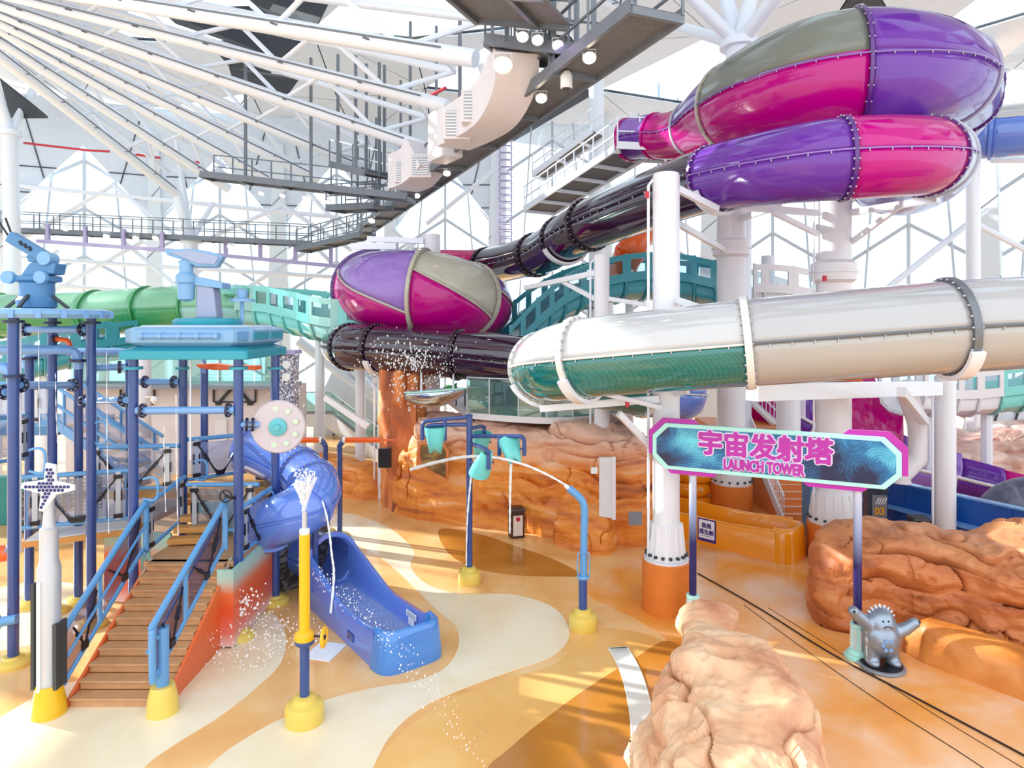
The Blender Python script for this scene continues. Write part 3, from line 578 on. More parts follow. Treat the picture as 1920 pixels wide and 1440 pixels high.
ctrl = [(1178, 262, 27, .8), (1215, 256, 26.3, .85), (1262, 254, 25.3, .9), (1308, 240, 24, 1.05), (1362, 212, 22, 1.35), (1440, 180, 20, 1.62), (1540, 153, 18.7, 1.75), (1640, 142, 18.3, 1.72), (1735, 140, 18.8, 1.5), (1785, 160, 20.3, 1.3), (1788, 205, 22.3, 1.15), (1740, 258, 23.8, 1.05), (1682, 310, 24, 1.0), (1655, 342, 22.8, .95), (1690, 348, 21, .95), (1738, 325, 18.8, .95), (1752, 298, 17.0, .95), (1700, 293, 15.9, .95),
        (1580, 298, 15.5, .95), (1460, 312, 16.4, .92), (1338, 335, 18.4, .9), (1230, 372, 20.6, .9), (1105, 422, 23.8, .9), (1055, 450, 26, .9), (1005, 478, 28.6, .9), (912, 500, 33, .9),
        (830, 508, 34.5, 1.1), (745, 522, 33.5, 1.45), (697, 540, 30.8, 1.65), (722, 545, 28, 1.68), (800, 549, 27, 1.68), (868, 560, 27.5, 1.55), (905, 575, 29.3, 1.3), (880, 592, 31.5, 1.1), (800, 612, 32.2, .98), (700, 632, 31, .92),
        (646, 645, 28.8, .9), (652, 650, 27, .9), (690, 652, 26.2, .9), (770, 658, 25.5, .9), (860, 665, 24.9, .9), (960, 674, 24.2, .9), (1080, 690, 23.6, .9), (1190, 718, 23.2, .9), (1268, 738, 22.6, .9), (1255, 735, 21.4, .9), (1150, 716, 20.6, .9), (1062, 700, 19.4, .9), (1024, 692, 17.7, .9), (1035, 684, 16.2, .9), (1090, 672, 15.3, .9), (1240, 657, 14.4, .9), (1400, 643, 13.8, .9), (1590, 628, 13.3, .9), (1780, 613, 13.0, .9), (1920, 604, 13.0, .9), (2080, 590, 13.6, .9), (2250, 570, 15, .9)]
F = sweep_frames(ctrl, NS)
SL = thing('tube_slide', 'giant twisting tube slide of purple, magenta, plum, white and teal sections', 'water slide', V(4, 18, 0))
# sections: start, end (control index), angles split, upper, lower, flange material
secs = [(0, 1.3, 'lavender', 'purple', 'purple', 0), (1.3, 2.9, 'magenta', 'magenta', 'magenta', 0), (2.9, 4.3, 'purple', 'magenta', 'clear_white', 0), (4.3, 6.6, 'grey_shell', 'magenta', 'cream_shell', .1), (6.6, 8.6, 'purple', 'purple', 'purple', -.1), (8.6, 9.6, 'clear_white', 'purple', 'clear_white', 0), (9.6, 13, 'lavender', 'purple', 'purple', 0), (13, 16.1, 'purple', 'lavender', 'purple', 0),
        (16.1, 16.5, 'clear_white', 'clear_white', 'clear_white', 0), (16.5, 18.05, 'magenta', 'magenta', 'purple', .05), (18.05, 20, 'purple', 'purple', 'purple', 0), (20, 22, 'plum', 'plum', 'purple', 0), (22, 23, 'plum', 'plum', 'plum_flange', 0), (23, 24, 'plum', 'plum', 'plum_flange', 0), (24, 25, 'plum', 'plum', 'plum_flange', 0), (25, 26.5, 'hot_pink', 'hot_pink', 'plum_flange', 0), (26.5, 28.3, 'clear_white', 'clear_white', 'clear_white', 0),
        (28.3, 29.9, 'lavender', 'magenta', 'purple', -1.1), (29.9, 31.2, 'cream_shell', 'magenta', 'cream_shell', -1.1), (31.2, 32.6, 'lavender', 'magenta', 'cream_shell', -.6), (32.6, 34, 'purple', 'magenta', 'purple', 0), (34, 36, 'plum', 'plum', 'plum_flange', 0), (36, 37.2, 'plum', 'plum', 'plum_flange', 0), (37.2, 38.2, 'plum', 'plum', 'plum_flange', 0), (38.2, 40, 'plum', 'plum', 'plum_flange', 0), (40, 42, 'plum', 'plum', 'plum_flange', 0), (42, 44, 'plum', 'plum', 'plum_flange', 0), (44, 45.5, 'slide_blue', 'slide_blue', 'blue_wall', 0),
        (45.5, 48.3, 'tube_white', 'teal_mesh', 'flange_white', 0), (48.3, 50.0, 'tube_white', 'teal_mesh', 'flange_white', 0), (50.0, 52.0, 'tube_white', 'teal_mesh', 'flange_white', 0), (52.0, 54.0, 'tube_grey', 'tube_pale', 'flange_white', 0), (54.0, 55.3, 'tube_grey', 'tube_pale', 'flange_steel', 0), (55.3, 57, 'tube_grey', 'tube_pale', 'flange_steel', 0)]
for c0, c1, up, lo, fm, sk in secs:
    i0, i1 = int(round(c0*NS)), min(int(round(c1*NS)), len(F)-1)
    # side vector points right of travel; split line a little below the middle
    shell(F, i0, i1, 0, PI, 'upper_shell', up, SL, skew=sk); shell(F, i0, i1, PI, 2*PI, 'lower_shell', lo, SL, skew=sk)
    flange(F, i0, 'purple_flange' if fm == 'purple' else fm, SL, k=1.05 if c0 < 22 else 1.08, wd=.045 if c0 < 22 else .07, bolts=fm in ('plum_flange', 'flange_white', 'flange_steel', 'purple', 'cream_shell', 'blue_wall'))
    if not sk or abs(sk) < .2:
        for a in (0, PI): seam(F, i0, i1, a, 'flange_steel' if c0 >= 52 else ('plum_flange' if 'plum' in up else ('lavender' if c0 < 34 else 'flange_white')), SL)
    else:
        for a in (0, PI):
            b = MB(); b.tube([arc(F[i], a+sk*((i-i0)/(i1-i0)-.5), 1.01) for i in range(i0, i1+1)], .05, 6); b.build('seam_flange', 'cream_shell', SL)
flange(F, 0, 'magenta', SL, bolts=False)
# ---------------------------------------------------------------- support columns
def column(px, ytop, d, r, base_r, base_h, label, arms=(), skirt=.9, rings=(), cone=1.35, pipe=True):
    g = P(px, 605, d); g.z = 0; top = P(px, ytop, d).z; t = thing('slide_column', label, 'column', g)
    if base_h:
        b = MB(); b.lathe([(base_r, -.02), (base_r, base_h-.03), (base_r-.03, base_h)], g, 32); b.build('orange_plinth', 'orange_base', t)
        b = MB(); b.lathe([(base_r*.93, base_h-.01), (base_r*.93, base_h+.04), (r*cone, base_h+.06), (r*cone, base_h+.3), (r*1.12, base_h+skirt), (r, base_h+skirt+.02)], g, 28); sk = b.build('base_skirt', 'column_white', t, ang=.3)
        for k in range(16):
            a = 2*PI*k/16; e = V(math.cos(a), math.sin(a), 0); p = g+e*r*cone+V(0, 0, base_h+.15)
            b = MB(); b.lathe([(.045, 0), (.045, .05), (.02, .09)], p, 8, e); b.build('anchor_bolt', 'dark_metal', sk)
            b = MB(); b.bar(g+e*(r*cone+.015)+V(0, 0, base_h+.06), g+e*(r*1.1+.02)+V(0, 0, base_h+skirt), .03, .05); b.build('stiffener', 'column_white', sk, smooth=False)
    b = MB(); b.lathe([(r, base_h), (r, top-.06), (r-.02, top)], g, 28); b.build('shaft', 'column_white', t)
    b = MB(); b.lathe([(r*.85, top-.12), (r*.85, top+.01)], g, 28); b.build('top_cap', 'off_white', t)
    for z in rings:
        b = MB(); b.lathe([(r, z-.35), (r*1.28, z-.25), (r*1.28, z-.03), (r*1.38, z-.03), (r*1.38, z+.03), (r*1.28, z+.03), (r*1.28, z+.25), (r, z+.35)], g, 28); b.build('splice_collar', 'column_white', t, ang=.3)
    for a, c, wd in arms:
        b = MB(); b.bar(a, c, wd, wd*1.2); b.build('support_arm', 'white_steel', t, smooth=False, bevel=.01)
    if pipe:
        q = g+V(-r-.12, -.05, 0); b = MB(); b.tube([q+V(0, 0, base_h*.5), q+V(0, 0, top-.3), q+V(.12, .05, top-.15)], .035, 8); b.build('drain_pipe', 'white_steel', t)
    return t
def saddle(i, parent, m='white_steel', a0=PI*1.15, a1=PI*1.85):
    rows = []
    for q in range(17):
        a = a0+(a1-a0)*q/16; p, s, u, t, r = F[i]; e = s*math.cos(a)+u*math.sin(a); rows.append([p+e*r*1.06-t*.12, p+e*r*1.16-t*.12, p+e*r*1.16+t*.12, p+e*r*1.06+t*.12])
    b = MB(); b.grid(rows, True); k = len(rows)*4; b.f += [(3, 2, 1, 0), (k-4, k-3, k-2, k-1)]; b.build('saddle', m, parent, ang=.5)
c1 = column(1249, 326, 16.55, .33, .59, 1.24, 'slim white column on an orange plinth in front of the plum tube and behind the sign', [
    (P(1262, 350, 16.5), P(1345, 392, 17.6), .14), (P(1235, 748, 16.3), P(1012, 766, 16.2), .14), (P(1232, 850, 16.4), P(1160, 775, 15.8), .12), (P(1240, 765, 16.3), P(1120, 735, 15.4), .09), (P(1262, 560, 16.5), P(1320, 580, 15.0), .12), (P(1265, 740, 16.5), P(1290, 735, 15.2), .08)])
saddle(int(50.0*NS), c1); saddle(int(48.6*NS), c1)
c2 = column(1371, 395, 24.9, .52, .76, 1.12, 'thick white column on an orange plinth beside the yellow inflatable rings', [(P(1390, 410, 24.5), P(1460, 385, 19), .18), (P(1360, 470, 24.5), P(1258, 412, 20.9), .16)], rings=(P(1373, 466, 24.9).z,), pipe=False)
c3 = column(1563, 352, 20.2, .5, .76, 1.08, 'thick white column on an orange plinth at the end of the orange run-out', [(P(1590, 400, 20), P(1760, 372, 17.2), .16), (P(1595, 455, 20), P(1685, 388, 18.2), .12), (P(1535, 400, 20), P(1395, 388, 17.6), .16), (P(1535, 440, 20), P(1450, 398, 18.2), .12)], rings=(P(1562, 510, 20.2).z,))
saddle(int(19.9*NS), c3)
b = MB(); b.box(P(1546, 830, 19.68), (.1, .05, .12)); b.build('red_marker', 'red', c3, smooth=False)
for cc, q in ((c3, (1546, 522, 19.5)), (c1, (1213, 365, 16.4)), (c1, (1176, 757, 15.9))):
    b = MB(); b.box(P(*q), (.09, .09, .16)); b.build('red_marker', 'red', cc, smooth=False)
c4 = column(1772, 705, 21, .3, .0, 0, 'tall white post with box beam under the white tube near the blue wall', [(P(1410, 735, 15.2), P(1757, 728, 20.6), .34), (P(1735, 790, 21), P(1690, 735, 16), .2)])
b = MB(); b.tube([P(1695, 720, 21), P(1712, 770, 21.2), P(1722, 800, 21.3), P(1722, 860, 21.3), P(1690, 890, 21.3), P(1690, 905, 21.3)], .3, 14); b.build('bent_post', 'column_white', c4)
saddle(int(54.0*NS), c4)
c5 = column(718, 690, 27, .22, .5, 0, 'narrow white column below the plum tube beside the rock pillar', [(P(700, 712, 27), P(870, 700, 25.5), .2), (P(690, 800, 27), P(610, 745, 27.5), .2), (P(735, 720, 26.8), P(785, 745, 25), .12)]); saddle(int(38.3*NS), c5)
c6 = column(810, 440, 28.8, .36, .5, 0, 'white column rising out of the middle of the left magenta bowl', [(P(795, 452, 28.6), P(690, 448, 29.5), .2), (P(745, 462, 29), P(660, 462, 30), .24)], pipe=False)
c7 = column(1128, 478, 22.2, .26, .5, 0, 'slim white post under the plum tube beside the teal channel', [(P(1115, 512, 22.1), P(985, 540, 26), .15), (P(1115, 560, 22.1), P(1050, 525, 24), .12), (P(1140, 560, 22.1), P(1215, 572, 22), .12)], pipe=True); saddle(int(22.9*NS), c7)
c8 = column(1478, 560, 26, .45, .7, 0, 'white column half hidden behind the white tube beside the stairs', pipe=False)
c9 = column(1440, 480, 30, .3, .5, 0, 'far slim white column below the purple loops', pipe=False)

# ---------------------------------------------------------------- green tube and teal window channel at the back
GF = sweep_frames([(-120, 590, 37, 1.15), (0, 592, 36, 1.15), (165, 588, 35, 1.15), (265, 582, 34, 1.15), (355, 578, 33.5, 1.15), (430, 577, 33, 1.15), (500, 585, 33.5, 1.15)], 8)
gt = thing('green_slide', 'green half translucent tube slide crossing behind the turret', 'water slide', V(-20, 35, 0))
for i0, i1 in ((0, 8), (8, 17), (17, 25), (25, 33), (33, 48)):
    shell(GF, i0, i1, 0, PI, 'upper_shell', 'green_pale', gt); shell(GF, i0, i1, PI, 2*PI, 'lower_shell', 'green_tube' if i0 < 33 else 'aqua_shell', gt); flange(GF, i0, 'green_tube', gt, bolts=False, wd=.05)
for k in range(3):
    q = GF[6+12*k][0]; b = MB(); b.tube([(q.x, q.y, 0), q-V(0, 0, 1.0)], .25, 12); b.build('support_post', 'white_steel', gt)
def channel(label, ctrl, hw, hh, mat_in, secs=6, win=True, n=12, lw=.5, winmat=None, mats=None):
    """open trough with tall windowed sides"""
    pts = cr([(*P(x, y, d),) for x, y, d in ctrl], n); K = len(pts); t = thing('raft_channel', label, 'water slide', Vector((pts[0][0], pts[0][1], 0)))
    Fr = []
    for i, p in enumerate(pts):
        tg = (Vector(pts[min(i+1, K-1)])-Vector(pts[max(i-1, 0)])).normalized(); s = tg.cross(V(0, 0, 1)).normalized(); Fr.append((Vector(p), s, V(0, 0, 1)))
    step = n
    for i0 in range(0, K-1, step//2):
        i1 = min(i0+step//2, K-1); mm = mats[(i0//(step//2)) % len(mats)] if mats else mat_in
        b = MB(); b.grid([[Fr[i][0]+Fr[i][1]*hw*a+V(0, 0, 1)*hh*z for a, z in ((-1, -.05), (-.85, -.55), (-.5, -.8), (0, -.88), (.5, -.8), (.85, -.55), (1, -.05))] for i in range(i0, i1+1)]); b.build('trough', mm, t, solid=.06)
        for sg in (-1, 1):
            def wp(f, z): 
                k = i0+f*(i1-i0); j = min(int(k), K-2); q = k-j; return (Fr[j][0]+Fr[j][1]*hw*sg).lerp(Fr[j+1][0]+Fr[j+1][1]*hw*sg, q)+V(0, 0, hh*z)
            b = MB(); fr = [0, .17, .5, .83, 1]; zz = [-.05, .3, .82, 1.05]
            g = [[wp(f, z) for z in zz] for f in fr]; vs = [p for r_ in g for p in r_]; fs = []
            for a in range(4):
                for c in range(3):
                    if win and a in (1, 2) and c == 1: continue
                    fs.append((a*4+c, a*4+c+1, (a+1)*4+c+1, (a+1)*4+c))
            b.add(vs, fs); w_ = b.build('side_wall', mm, t, solid=.08, smooth=False)
            if win:
                b = MB(); b.add([g[1][1], g[1][2], g[2][2], g[3][2], g[3][1], g[2][1]], [(0, 1, 2, 5), (5, 2, 3, 4)]); b.build('window_pane', 'pane_glass', w_, smooth=False, solid=.01)
            b = MB(); b.bar(wp(0, -.1), wp(0, 1.08), .14, .1); b.build('side_rib', mm, t, smooth=False)
        b = MB(); b.tube([Fr[i0][0]+Fr[i0][1]*hw*1.02*a+V(0, 0, 1)*hh*z for a, z in ((-1, -.05), (-.87, -.57), (-.5, -.83), (0, -.91), (.5, -.83), (.87, -.57), (1, -.05))], .06, 6); b.build('trough_rib', mm, t)
    for k in (0.2, .5, .8):
        p = Fr[int(k*(K-1))][0]; b = MB(); b.tube([(p.x, p.y, 0), p-V(0, 0, hh*.9)], .22, 10); b.build('support_post', 'white_steel', t)
    return t
channel('teal raft channel with rounded windows arching behind the plum tube', [(935, 660, 29), (985, 610, 29.5), (1040, 568, 30), (1110, 538, 30.5), (1200, 525, 31), (1300, 532, 31), (1395, 548, 30)], 1.3, 1.1, 'teal_channel')
channel('grey white end of the window channel behind the thick columns', [(1398, 548, 30), (1450, 552, 30), (1530, 572, 31)], 1.3, 1.1, 'off_white')
channel('aqua and teal windowed channel joining the green tube', [(470, 580, 33), (540, 585, 32.5), (600, 597, 31), (660, 612, 29.5), (760, 630, 30)], 1.2, 1.1, 'teal_light', mats=['aqua_shell', 'teal_light', 'teal_light', 'teal_light', 'teal_light'])
channel('teal lower channel seen between the play frame pipes', [(-60, 700, 30), (40, 680, 30), (130, 655, 31), (240, 640, 33)], 1.0, 1.0, 'teal_channel')
channel('white windowed channel crossing the right hand side', [(1690, 735, 27), (1760, 740, 27.5), (1850, 735, 27.5), (1960, 722, 27), (2100, 700, 26)], 1.1, 1.0, 'off_white', mats=['off_white', 'off_white', 'off_white', 'off_white', 'teal_light', 'teal_light'])
# aqua bowl lip where green meets aqua
b = MB(); b.lathe([(.25, 0), (.7, .1), (.85, .35), (.5, .5), (.1, .5)], P(446, 556, 32), 20); tag(b.build('slide_mouth', 'teal_light'), 'aqua scoop lip on top of the green and aqua slide joint', 'slide mouth')
# blue and orange tubes
BF = sweep_frames([(1700, 235, 33, 1.2), (1790, 250, 32, 1.2), (1860, 248, 31, 1.2), (1960, 240, 30, 1.2), (2080, 235, 29, 1.2)], 8)
bt = thing('blue_white_slide', 'blue bottomed white tube slide beyond the purple loop', 'water slide', V(22, 31, 0))
for i0, i1 in ((0, 16), (16, 24), (24, 32)): shell(BF, i0, i1, .3, PI+.0, 'upper_shell', 'tube_white', bt); shell(BF, i0, i1, PI, 2*PI+.3, 'lower_shell', 'slide_blue', bt); flange(BF, i0, 'slide_blue', bt, bolts=False)
q = BF[12][0]; b = MB(); b.tube([(q.x, q.y, 0), q], .3, 12); b.build('support_post', 'white_steel', bt)
OF = sweep_frames([(1225, 405, 32, .7), (1200, 440, 32, .7), (1180, 475, 32, .7), (1165, 510, 33, .7), (1160, 540, 34, .7)], 6)
ot = thing('orange_tube', 'short orange tube slide dropping behind the plum tube', 'water slide', V(6, 32, 0)); shell(OF, 0, 12, 0, 2*PI, 'tube_shell', 'orange_plastic', ot, n=24); shell(OF, 12, 24, 0, 2*PI, 'tube_shell', 'orange_plastic', ot, n=24); flange(OF, 12, 'orange_plastic', ot, bolts=False)
q = OF[12][0]; b = MB(); b.tube([(q.x, q.y, 0), q], .2, 10); b.build('support_post', 'white_steel', ot)

# ---------------------------------------------------------------- magenta half pipe at the right
HF = sweep_frames([(1420, 720, 30, 1.5), (1480, 760, 29.5, 1.7), (1560, 800, 28.8, 1.9), (1640, 835, 28, 1.8), (1720, 868, 27.3, 1.45), (1800, 885, 26.5, 1.1), (1880, 905, 25.5, 1.0), (1980, 930, 24.5, 1.0), (2100, 955, 24, 1.0)], 8)
hp = thing('half_pipe_slide', 'magenta and purple open half pipe slide behind the launch sign', 'water slide', V(15, 28, 0))
for i0, i1, m_, ext_ in ((0, 8, 'magenta', 1.5), (8, 13, 'purple', 1.2), (13, 30, 'magenta', 1.5), (30, 40, 'lavender', .5), (40, 48, 'purple', .35), (48, 64, 'magenta', .3)):
    rows = []
    for i in range(i0, i1+1):
        a0, a1 = PI, 2*PI
        row = [arc(HF[i], a0+(a1-a0)*k/16) for k in range(17)]
        # far wall (left of travel = away from the viewer) stands higher
        far = row[0] if row[0].y > row[-1].y else row[-1]; wob = .25*math.sin(i*.9) if i < 30 else 0
        up_ = far+V(0, .1, HF[i][4]*ext_+wob)
        row = ([up_]+row) if far is row[0] else (row+[up_]); rows.append(row)
    b = MB(); b.grid(rows); b.build('half_shell', m_, hp, solid=.06, ang=1.2)
    f = HF[i0]; b = MB(); b.tube([arc(f, PI+PI*k/16, 1.02) for k in range(17)], .06, 6); b.build('shell_rib', 'off_white', hp)
    b = MB(); b.tube([min((arc(HF[i], PI), arc(HF[i], 2*PI)), key=lambda v: v.y) for i in range(i0, i1+1)], .07, 6); b.build('rim', 'off_white', hp)
for i in (10, 26, 42, 56):
    q = HF[i][0]; b = MB(); b.tube([(q.x, q.y, 0), q-V(0, 0, HF[i][4])], .18, 10); b.build('support_post', 'white_steel', hp)

# ================================================================ PLAY STRUCTURE
PS = thing('play_frame', 'blue climbing frame of pipes, decks and railings with a brown staircase', 'play structure', V(-8, 15, 0))
def pole(x, y, z1, z0=0, r=.105, foot=True):
    b = MB(); b.tube([(x, y, z0), (x, y, z1)], r, 16); po = b.build('pole', 'pole_blue', PS)
    if foot and z0 <= .01:
        b = MB(); b.lathe([(.36, 0), (.36, .06), (.3, .12), (.2, .14), (.17, .18), (.11, .18)], (x, y, 0), 24); b.build('pole_foot', 'yellow_base', po)
    return po
def pipe(a, c, r=.085, m='pipe_blue', fl=(1, 1)):
    a, c = Vector(a), Vector(c); u = (c-a).normalized()
    b = MB(); b.tube([a, c], r, 14); po = b.build('pipe', m, PS)
    for p, s, on in ((a, 1, fl[0]), (c, -1, fl[1])):
        if on:
            q = p+u*s*.14
            b = MB(); b.lathe([(r*1.9, -.03), (r*1.95, 0), (r*1.9, .03)], q, 18, u); fo = b.build('pipe_flange', 'flange_navy', po)
            b = MB()
            for k in range(8):
                e = u.orthogonal().normalized(); e.rotate(Matrix.Rotation(2*PI*k/8, 3, u)); b.lathe([(.018, -.05), (.018, .05)], q+e*r*1.55, 6, u)
            o = b.build('flange_bolt', 'bolt', fo); o['kind'] = 'stuff'
    return po
def bent(pts, r=.085, m='pipe_blue', n=6, name='pipe'):
    b = MB(); b.tube([Vector(p) for p in cr(pts, n)], r, 12); return b.build(name, m, PS)
def xy(px, d): return ((px-CX)/FPX*d, d)
poles = [(25, 13.87, 7.2), (55, 16.7, 6.3), (98, 16.3, 7.2), (171, 15.6, 7.2), (147, 16.9, 6.35), (250, 15.0, 6.3), (343, 17.2, 6.35), (447, 15.05, 6.3), (516, 16.95, 6.35), (383, 19.0, 5.9), (243, 17.4, 6.3), (485, 19.0, 4.4)]
for px, d, zt in poles: pole(*xy(px, d), zt)
# pipes
pipe(P(32, 722, 13.95), P(140, 722, 16.7)); pipe(P(-20, 737, 14.5), P(15, 735, 14)); pipe(P(155, 752, 16.8), P(240, 750, 15.4)); pipe(P(256, 770, 14.95), P(440, 769, 15.0)); pipe(P(165, 690, 16.8), P(236, 688, 17.2)); pipe(P(262, 716, 17.2), P(336, 716, 17.2)); pipe(P(40, 618, 16.2), P(165, 618, 15.7)); pipe(P(450, 796, 15.05), P(486, 796, 15.2), .08)
bent([P(-80, 656, 15.2), P(60, 656, 15.4), P(118, 656, 15.5), P(138, 660, 15.6), P(146, 674, 15.65), P(147, 690, 15.7)], .11); bent([P(140, 660, 17.5), P(225, 660, 17.3), P(238, 666, 17.3), P(243, 680, 17.4)], .1); bent([P(-40, 690, 13.9), P(4, 690, 13.9), P(20, 697, 13.9), P(26, 715, 13.9)], .12)
bent([P(50, 690, 16.7), P(52, 670, 16.7), P(60, 664, 16.7), P(90, 662, 16.9)], .1)
for q in ((146, 676, 15.65), (25, 705, 13.88), (55, 672, 16.7), (250, 690, 15.0), (343, 690, 17.2), (447, 690, 15.05), (516, 690, 16.95), (98, 605, 16.3), (171, 605, 15.6), (25, 603, 13.87)):
    b = MB(); b.lathe([(.2, -.03), (.2, .03)], P(*q), 18); b.build('pole_collar', 'canopy_teal' if q[1] == 690 else 'flange_navy', PS)
# ---- decks
def slab(pts, z, th, m, name):
    b = MB(); b.ext([(x, y, z-th) for x, y in pts], (0, 0, th)); return b.build(name, m, PS, smooth=False, bevel=.015)
DZ = 1.95
slab([(-11.5, 15.6), (-9.55, 16.6), (-9.3, 19.5), (-12.5, 19.5)], DZ, .14, 'deck_edge', 'deck'); slab([(-11.45, 15.65), (-9.6, 16.65), (-9.35, 19.4), (-12.4, 19.4)], DZ+.02, .03, 'off_white', 'deck_surface')
slab([(-8.3, 15.0), (-6.15, 15.0), (-6.1, 17.2), (-8.3, 17.2)], 1.72, .12, 'tread', 'deck')
slab([(-10.6, 17.4), (-8.3, 17.4), (-8.3, 19.6), (-10.6, 19.6)], 2.65, .14, 'deck_edge', 'deck'); slab([(-8.3, 17.2), (-6.1, 17.2), (-6.3, 19.6), (-8.3, 19.6)], 2.65, .14, 'deck_edge', 'deck')
slab([(-18, 19.2), (-13.1, 19.2), (-13.1, 22), (-18, 22)], 4.1, .25, 'canopy_dark', 'deck')
for k, (z, y0) in enumerate(((1.9, 16.2), (2.08, 16.5), (2.26, 16.8))):
    b = MB(); b.box((-7.75, y0, z-.07), (1.1, .32, .14), .12); b.build('step', 'deck_edge', PS, smooth=False, bevel=.02)
# ---- staircase
N = 10; x0, x1 = -8.16, -6.42; ys, run, rise = 12.3, .285, .172
for k in range(N):
    b = MB(); z = (k+1)*rise; y = ys+k*run
    b.box(((x0+x1)/2, y+run/2-.01, z-.02), (x1-x0, run+.04, .04)); b.box(((x0+x1)/2, y+.03, z-rise/2-.02), (x1-x0, .04, rise-.04)); b.build('step', 'tread', PS, smooth=False, bevel=.012)
for x in (x0-.04, x1+.04):
    b = MB(); b.ext([(x-.03, ys-.02, 0), (x-.03, ys-.02, .12), (x-.03, ys+N*run, N*rise+.04), (x-.03, 15.2, N*rise+.04), (x-.03, 15.2, 0)], (.06, 0, 0)); b.build('stair_skirt', 'stringer_paint', PS, smooth=False)
b = MB(); b.ext([(-6.12, 14.5, .05), (-6.12, 17.1, .05), (-6.12, 17.1, 1.72), (-6.12, 14.5, 1.72)], (.06, 0, 0)); b.build('skirt_panel', 'skirt_paint', PS, smooth=False)
b = MB(); b.ext([(-6.42, 14.5, .05), (-6.12, 14.5, .05), (-6.12, 14.5, 1.72), (-6.42, 14.5, 1.72)], (0, .06, 0)); b.build('skirt_panel', 'skirt_paint', PS, smooth=False)
for xa, ya, xb, yb in ((-10.4, 17.0, -8.5, 16.6), (-8.5, 15.25, -8.3, 15.25)):
    b = MB(); b.ext([(xa, ya, .02), (xb, yb, .02), (xb, yb, 1.85), (xa, ya, 1.85)], (0, .06, 0)); b.build('skirt_panel', 'skirt_paint', PS, smooth=False)
b = MB(); b.ext([(-8.2, 17.1, .1), (-6.2, 17.1, .1), (-6.2, 17.1, 2.5), (-8.2, 17.1, 2.5)], (0, .06, 0)); b.build('skirt_panel', 'aqua_pale', PS, smooth=False)
b = MB(); b.ext([(-6.1, 17.5, 0), (-5.1, 18.6, 0), (-5.1, 18.6, 1.5), (-6.1, 17.5, 1.7)], (0, .1, 0)); b.build('stone_panel', 'stone_dark', PS, smooth=False)
# ---- railing with glass, struts and black clamps
def railing(a, c, h, g='panel_glass', braces=1, bars=0, net=False, lo=.12, r=.06):
    a, c = Vector(a), Vector(c); Z = V(0, 0, 1); u = (c-a).normalized(); L_ = (c-a).length; fwd = V(u.y, -u.x, 0).normalized(); fwd = fwd if fwd.y < 0 else -fwd
    if abs(fwd.y) < .3: fwd = V(1, 0, 0)*(1 if a.x < -3 else -1)
    f = lambda s, z: a.lerp(c, s)+Z*z
    b = MB(); b.tube([f(0, h), f(1, h)], r, 12); rl = b.build('top_rail', 'rail_blue', PS)
    b = MB(); b.tube([f(0, lo), f(1, lo)], r*.8, 10); b.build('bottom_rail', 'rail_blue', PS)
    b = MB(); b.ext([f(.06, lo+.08), f(.94, lo+.08), f(.94, h-.1), f(.06, h-.1)], fwd*.015); b.build('clear_panel', g, PS, smooth=False)
    for s in (.12, .88):
        b = MB(); b.bar(f(s, lo)+fwd*.05, f(s, h)+fwd*.05, .11, .03, fwd); ps = b.build('panel_post', 'silver', PS, smooth=False)
        for z, m in ((lo+.1, 0), (h-.12, 0)):
            b = MB(); b.box(f(s, z)+fwd*.075, (.2, .05, .1), math.atan2(u.y, u.x)); b.build('clamp', 'black_metal', ps, smooth=False, bevel=.01)
        
        for e in (-.075, .075):
            b = MB(); b.box(f(s, (lo+h)/2)+fwd*.06+u*e, (.03, .03, .26), math.atan2(u.y, u.x)); b.build('side_grip', 'black_metal', ps, smooth=False)
    if braces:
        for s0, s1 in ((.14, .42), (.86, .58)):
            p0, p1 = f(s0, h-.16)+fwd*.09, f(s1, lo+.16)+fwd*.09
            b = MB(); b.bar(p0, p1, .035, .035); br = b.build('strut', 'black_metal', PS, smooth=False)
            b = MB(); b.bar(p0.lerp(p1, .3), p0.lerp(p1, .6), .075, .06); b.build('strut_sleeve', 'black_metal', br, smooth=False)
        b = MB(); k0 = f(.38, lo+.26)+fwd*.085; b.ext([k0, f(.44, lo+.04)+fwd*.085, f(.56, lo+.04)+fwd*.085, f(.62, lo+.26)+fwd*.085, f(.54, lo+.16)+fwd*.085, f(.46, lo+.16)+fwd*.085], fwd*.03); b.build('strut_bracket', 'black_metal', PS, smooth=False)
    for k in range(bars):
        s = .05+.9*k/max(1, bars-1); b = MB(); b.tube([f(s, lo), f(s, h)]if False else [f(s, lo)-fwd*.05, f(s, h)-fwd*.05], .018, 6); b.build('baluster', 'rail_blue', PS)
    if net:
        b = MB(); s0, s1 = .36, .72
        for k in range(11): s = s0+(s1-s0)*k/10; b.tube([f(s, lo+.3)-fwd*.06, f(s, h-.15)-fwd*.06], .01, 4)
        for k in range(9): z = lo+.3+(h-lo-.45)*k/8; b.tube([f(s0, z)-fwd*.06, f(s1, z)-fwd*.06], .01, 4)
        b.build('rope_net', 'flange_navy', PS)
    return rl
railing(P(40, 1000, 15.55), P(245, 980, 16.55), 1.3, bars=11, net=True)
railing(P(162, 926, 16.9), P(336, 922, 17.1), 1.18); railing(P(352, 908, 17.2), P(462, 892, 18.6), 1.15); railing(P(350, 1003, 16.6), P(486, 1002, 16.7), 1.25)
railing((-6.15, 15.05, 1.75), (-6.1, 16.9, 1.75), 1.15); railing((-8.35, 15.1, 1.75), (-8.4, 17.1, 2.0), 1.15, braces=0)
railing(V(-17.5, 19.2, 4.1), V(-13.15, 19.2, 4.1), 1.25, bars=14, braces=0); railing(P(-30, 880, 15.0), P(50, 868, 16.5), 1.15, braces=0)
